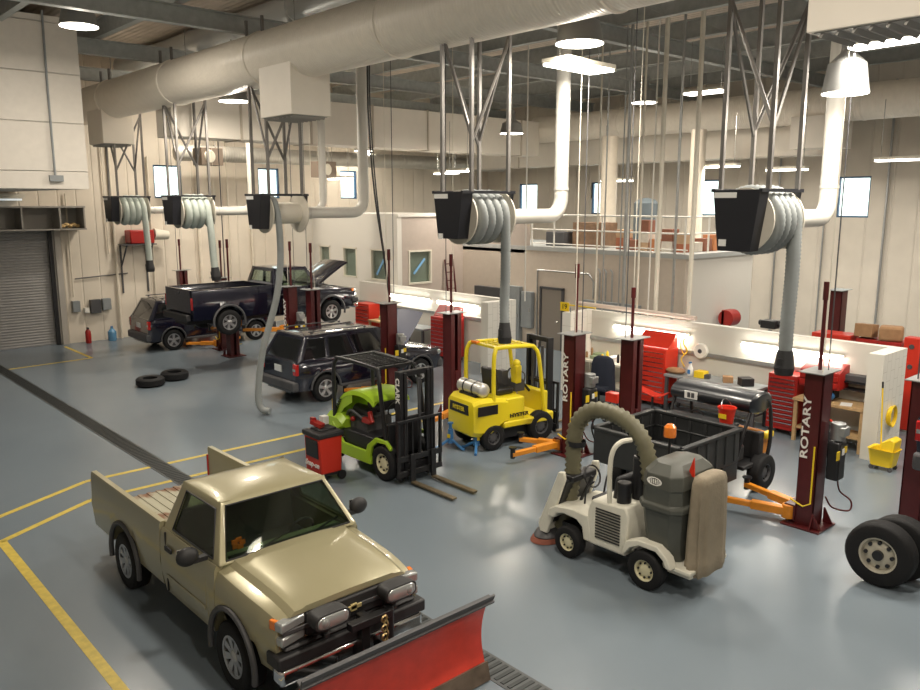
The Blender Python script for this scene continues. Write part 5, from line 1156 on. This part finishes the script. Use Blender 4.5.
# mezzanine railing, boxes, tank
t = thing('railing', 'white pipe railing along the mezzanine edge', 'railing', (21.06, 16.4, 3.56)); wr = M['white']
b = B(); b.cyl((0, -3.2, 1.1), (0, 3.1, 1.1), .03); b.cyl((0, -3.2, .6), (0, 3.1, .6), .025); b.cyl((0, -3.2, .12), (0, 3.1, .12), .02); b.cyl((0, -3.1, 1.1), (3.8, -3.1, 1.1), .03); b.cyl((0, -3.1, .6), (3.8, -3.1, .6), .025); b.done('rail', wr, t)
for y in [-3.1+i*1.03 for i in range(7)]: B().cyl((0, y, 0), (0, y, 1.1), .03).done('post', wr, t)
for x in (1.3, 2.6, 3.8): B().cyl((x, -3.1, 0), (x, -3.1, 1.1), .03).done('post', wr, t)
single('storage_crate', B().box((0, 0, .42), (.9, 1.25, .84)), mat('brown_wood_crate', (.2, .12, .07), .7, var=.2), 'large brown crate on the mezzanine behind the white railing', 'crate', (22.4, 17.75, 3.562), bev=.01)
bc = [mat('stack_box_%d' % i, c, .7, var=.1) for i, c in enumerate(((.35, .12, .06), (.45, .3, .18), (.6, .55, .48), (.25, .1, .06), (.5, .2, .08)))]
k = 0
for y in [12.6+i*.44 for i in range(3, 9)]:
    zz = 3.562
    for j in range(1+(k % 2)+(k % 3 == 0)):
        h = .26+.06*((k+j) % 3); o = single('storage_box', B().box((0, 0, h/2), (.4, .38, h)), bc[(k*2+j) % 5], 'one of the stacked brown and red boxes behind the mezzanine railing', 'box', (21.9, y, zz), 'storage boxes on the mezzanine', .005); zz += h+.002
    k += 1
for x in (22.4, 22.95, 23.5, 24.1):
    h = .3+.1*(k % 3); k += 1; single('storage_box', B().box((0, 0, h/2), (.45, .4, h)), bc[k % 5], 'one of the stacked brown and red boxes behind the mezzanine railing', 'box', (x, 13.85, 3.562), 'storage boxes on the mezzanine', .005)
single('water_tank', B().lathe([(.1, 0), (.42, .05), (.42, 1.5), (.3, 1.62), (.05, 1.68)], n=24), mat('blue_grey_tank', (.12, .15, .17), .45), 'dark blue-grey upright tank on the mezzanine below a bright light', 'tank', (23.6, 16.5, 3.562))
single('equipment_case', B().box((0, 0, .25), (.6, .8, .5)), M['dgrey'], 'dark equipment case on the mezzanine left of the large crate', 'case', (22, 19.0, 3.562), bev=.02)
# wall things on mezzanine face
for nm, y, z, w, h, m, lab in (('electrical_panel', 20.2, 1.05, .75, 2.1, M['grey'], 'tall grey electrical panel left of the grey door behind the yellow forklift'), ('electrical_panel', 19.5, 1.3, .5, 1.3, M['grey'], 'shorter grey electrical panel nearest the grey door'), ('electrical_panel', 21.5, 1.0, 1.4, 1.95, M['dgrey'], 'wide dark grey electrical cabinet behind the partition pier'), ('electrical_panel', 15.8, 1.3, 2.2, 1.2, M['grey'], 'wide grey cabinet on the wall right of the grey door')):
    t = thing(nm, lab, 'electrical panel', (20.9, y, z)); B().box((0, 0, 0), (.18, w, h)).done('panel_box', m, t, bev=.01); B().box((-.1, -w/2+.08, 0), (.02, .03, .12)).done('latch', M['steel'], t)
for i, y in enumerate((16.3, 16.05, 15.8)):
    single('wall_conduit', B().tube(spline([(20.9, y, 1.9), (20.9, y, 2.7), (20.9, y+.0, 2.85), (20.93, y+.1, 2.95)]), .03), M['galv'], 'short grey conduit rising from the wide wall cabinet', 'pipe', group='conduits above the wall cabinet')
single('wall_conduit', B().tube([(20.96, 19.1, .4), (20.96, 19.1, 2.75), (20.96, 16.8, 2.75), (20.96, 16.6, 2.5), (20.96, 16.6, 1.95)], .03), M['galv'], 'long grey conduit looping over the grey door', 'pipe')
t = thing('ladder', 'red-brown ladder leaning on the warm grey wall', 'ladder', (20.2, 22.55, 0))
for s in (-.2, .2): B().cyl((s, 0, 0), (s, .42, 2.95), .035).done('ladder_rail', M['maroon'], t)
for i in range(9): B().cyl((-.2, .045+.045*i, .3+i*.31), (.2, .045+.045*i, .3+i*.31), .02).done('rung', M['maroon'], t)
# ribbed wall items
def walltag(name, b, m, label, cat, loc): return single(name, b, m, label, cat, loc, bev=.01)
t = thing('air_tank', 'red air tank and white filter on a wall bracket near the leftmost reel', 'tank', (11.3, 30.55, 3.1))
B().box((.1, 0, .72), (.9, .6, .5)).done('red_housing', M['red'], t, bev=.04)
b = B(); b.box((0, 0, .44), (1.2, .7, .04)); b.tube([(-.5, -.3, .42), (-.5, .4, -.4)], .03); b.tube([(.45, -.3, .42), (.45, .4, -.4)], .03); b.box((-.5, .4, -.5), (.05, .05, 1.8)); b.box((.45, .4, -.5), (.05, .05, 1.8)); b.done('bracket', M['dgrey'], t)
B().cyl((.6, -.1, .8), (1.15, -.1, .75), .22, .16, n=20).done('filter', M['cream'], t)
for x, z, w, h, m, lab in ((9.05, 1.35, .25, .4, M['grey'], 'small grey box on the wall next to the roll-up door'), (9.72, 1.3, .36, .5, M['dgrey'], 'larger dark grey switch box on the ribbed wall, between two others'), (10.12, 1.35, .3, .42, M['grey'], 'grey switch box on the ribbed wall, right of the larger one'), (9.4, 1.18, .16, .18, M['white'], 'tiny white box on the ribbed wall by the switch boxes')):
    walltag('switch_box', B().box((0, 0, 0), (w, .2, h)), m, lab, 'switch box', (x, 30.89, z))
t = thing('fire_extinguisher', 'red fire extinguisher on the floor beside the roll-up door', 'fire extinguisher', (9.3, 30.6, 0)); B().lathe([(.09, 0), (.1, .03), (.1, .42), (.04, .52)], n=16).done('cylinder', M['red'], t); B().box((0, 0, .55), (.05, .14, .06)).done('valve', M['blk'], t)
t = thing('water_jug', 'blue water jug on the floor against the ribbed wall', 'water jug', (10.15, 30.6, 0)); B().lathe([(.13, 0), (.15, .04), (.15, .34), (.05, .46), (.05, .5)], n=18).done('jug', mat('blue_water_jug', (.12, .3, .5), .2), t); B().cyl((0, 0, .5), (0, 0, .54), .045).done('cap', M['blue'], t)
for x, z0, z1, r in ((10.6, 0, 9.0, .05), (10.35, 3.2, 9, .025), (12.0, 1.4, 6.8, .03), (13.9, 0, 9.0, .07), (15.2, 1.5, 9, .03), (16.2, 0, 9, .05), (9.0, 1.7, 5.4, .03)):
    single('wall_conduit', B().cyl((x, 30.9, z0), (x, 30.9, z1), r, n=10), M['duct'], 'cream vertical pipe running up the ribbed wall', 'pipe', group='vertical pipes on the ribbed wall')
single('wall_conduit', B().cyl((9.1, 30.93, 2.35), (11, 30.93, 2.45), .02), M['dgrey'], 'thin horizontal conduit on the ribbed wall above the switch boxes', 'pipe')
t = thing('grease_drum', 'red bulk drum with pump rod between the leftmost lift posts', 'drum', (13.6, 30.3, 0)); B().lathe([(.28, 0), (.3, .03), (.3, .85), (.28, .88)], n=20).done('drum', M['red'], t); B().cyl((0, 0, .88), (0, 0, 1.6), .03).done('pump', M['galv'], t)
# heaters
for x, y, z, rz, lab in ((17.3, 27, 6.0, .3, 'brown unit heater with fan hanging above the office roof'), (12.9, 27.6, 6.35, .1, 'small unit heater hanging near the left windows')):
    t = thing('unit_heater', lab, 'heater', (x, y, z), rz); B().box((0, 0, .33), (.85, .6, .6)).done('casing', mat('brown_heater_casing', (.22, .17, .13), .5) if 'brown_heater_casing' not in bpy.data.materials else bpy.data.materials['brown_heater_casing'], t, bev=.01)
    B().lathe([(.2, -.33), (.22, -.3)], (-.1, 0, .33), 'y', 18).done('fan_grille', M['cream'], t); b = B(); b.cyl((-.3, 0, .6), (-.3, 0, 9.15-z), .012, n=6); b.cyl((.3, 0, .6), (.3, 0, 9.15-z), .012, n=6); b.done('hanger_rod', M['steel'], t)
# far wall pipes
for y, r in ((14.2, .05), (13.1, .03), (11.0, .04), (9.3, .03), (8.6, .05), (14.9, .035)):
    single('wall_conduit', B().cyl((29.9, y, 0), (29.9, y, 9.2), r, n=10), M['galv'], 'vertical grey pipe on the far ribbed wall', 'pipe', group='vertical pipes on the far wall')
for y, r in ((18.9, .3), (15.2, .25)):
    single('air_riser', B().cyl((25.2, y, 3.562), (25.2, y, 7.5), r, n=18) if False else B().cyl((24.6, y, 3.562), (24.6, y, 7.5), r, n=18), M['duct'], 'fat cream vertical duct standing on the mezzanine', 'duct', group='cream risers on the mezzanine')
EXPO = 0
for (x, y, z, L) in WALLL:
    l = bpy.data.lights.new('bench', 'AREA'); l.shape = 'RECTANGLE'; l.size = .12; l.size_y = L; l.energy = 6; l.color = (1, .93, .8)
    o = bpy.data.objects.new('bench_area', l); COL.objects.link(o); o.location = (x+.0, y, z-.08); o.rotation_euler = (0, .35, 0)

# ---------------------------------------------------------------- separate pieces of repeated parts become parts of their own
def islands(me):
    par = list(range(len(me.vertices)))
    def f(a):
        while par[a] != a: par[a] = par[par[a]]; a = par[a]
        return a
    for e in me.edges: par[f(e.vertices[0])] = f(e.vertices[1])
    g = {}
    for v in range(len(par)): g.setdefault(f(v), []).append(v)
    return list(g.values())
SPLIT = {'takeoff_box', 'hanger_rod', 'top_bar', 'white_label', 'duct_joint', 'duct_flange', 'cross_brace', 'wiper', 'caster', 'control_levers', 'drawer_trim', 'dial', 'notice_label', 'air_line', 'plain_label', 'drawer', 'tank_strap', 'shelf_board', 'shelf_side', 'sticker_marks', 'pipe_collar', 'wheel_holes'}
cache = {}
for o in list(bpy.data.objects):
    if o.type != 'MESH' or o.name.split('.')[0] not in SPLIT: continue
    me = o.data
    if me.name not in cache:
        parts = []; isl = islands(me)
        if len(isl) > 1:
            for vs in isl:
                bm = bmesh.new(); bm.from_mesh(me); bm.verts.ensure_lookup_table(); keep = set(vs)
                bmesh.ops.delete(bm, geom=[v for v in bm.verts if v.index not in keep], context='VERTS')
                m2 = me.copy(); bm.to_mesh(m2); bm.free(); parts.append(m2)
        cache[me.name] = parts
    parts = cache[me.name]
    if not parts: continue
    for i, m2 in enumerate(parts):
        if i == 0: o.data = m2
        else:
            c = o.copy(); c.data = m2; COL.objects.link(c)
# ---------------------------------------------------------------- light, world, camera
def area(loc, size, power, col=(1, .9, .76), rot=(0, 0, 0), sy=None, shape='DISK'):
    l = bpy.data.lights.new('area', 'AREA'); l.energy = power; l.color = col; l.shape = shape; l.size = size
    if sy: l.shape = 'RECTANGLE'; l.size_y = sy
    o = bpy.data.objects.new('area', l); COL.objects.link(o); o.location = loc; o.rotation_euler = rot; return o
for (x, y, z, w) in LAMPS:
    area((x, y, z-.08), .55, w)
    l = bpy.data.lights.new('glow', 'POINT'); l.energy = w*.24; l.color = (1, .9, .76); l.shadow_soft_size = .15
    o = bpy.data.objects.new('glow', l); COL.objects.link(o); o.location = (x, y, z-.35)
for (x0, y0, x1, y1, z, w) in STRIPS:
    area(((x0+x1)/2, (y0+y1)/2, z-.08), .25, w, (1, .93, .82), (0, 0, math.atan2(y1-y0, x1-x0)-PI/2), math.hypot(x1-x0, y1-y0))
W = bpy.data.worlds.new('world'); SC.world = W; W.use_nodes = True
bg = W.node_tree.nodes['Background']; bg.inputs[0].default_value = (.93, .97, 1.0, 1); bg.inputs[1].default_value = 4
cam = bpy.data.cameras.new('camera'); co = bpy.data.objects.new('camera', cam); COL.objects.link(co); SC.camera = co
cam.sensor_width = 36; cam.lens = 800/920*36; cam.clip_start = .05; cam.clip_end = 200
pt = math.atan(143/800); a_ = math.atan(735/(800*math.cos(pt)+143*math.sin(pt))); hd = PI/2-a_
co.location = (0, 0, 5.1); co.rotation_euler = (PI/2-pt, 0, hd-PI/2)
vs = SC.view_settings; vs.view_transform = 'Standard'; vs.look = 'None'; vs.gamma = 1; vs.exposure = EXPO; vs.use_curve_mapping = False
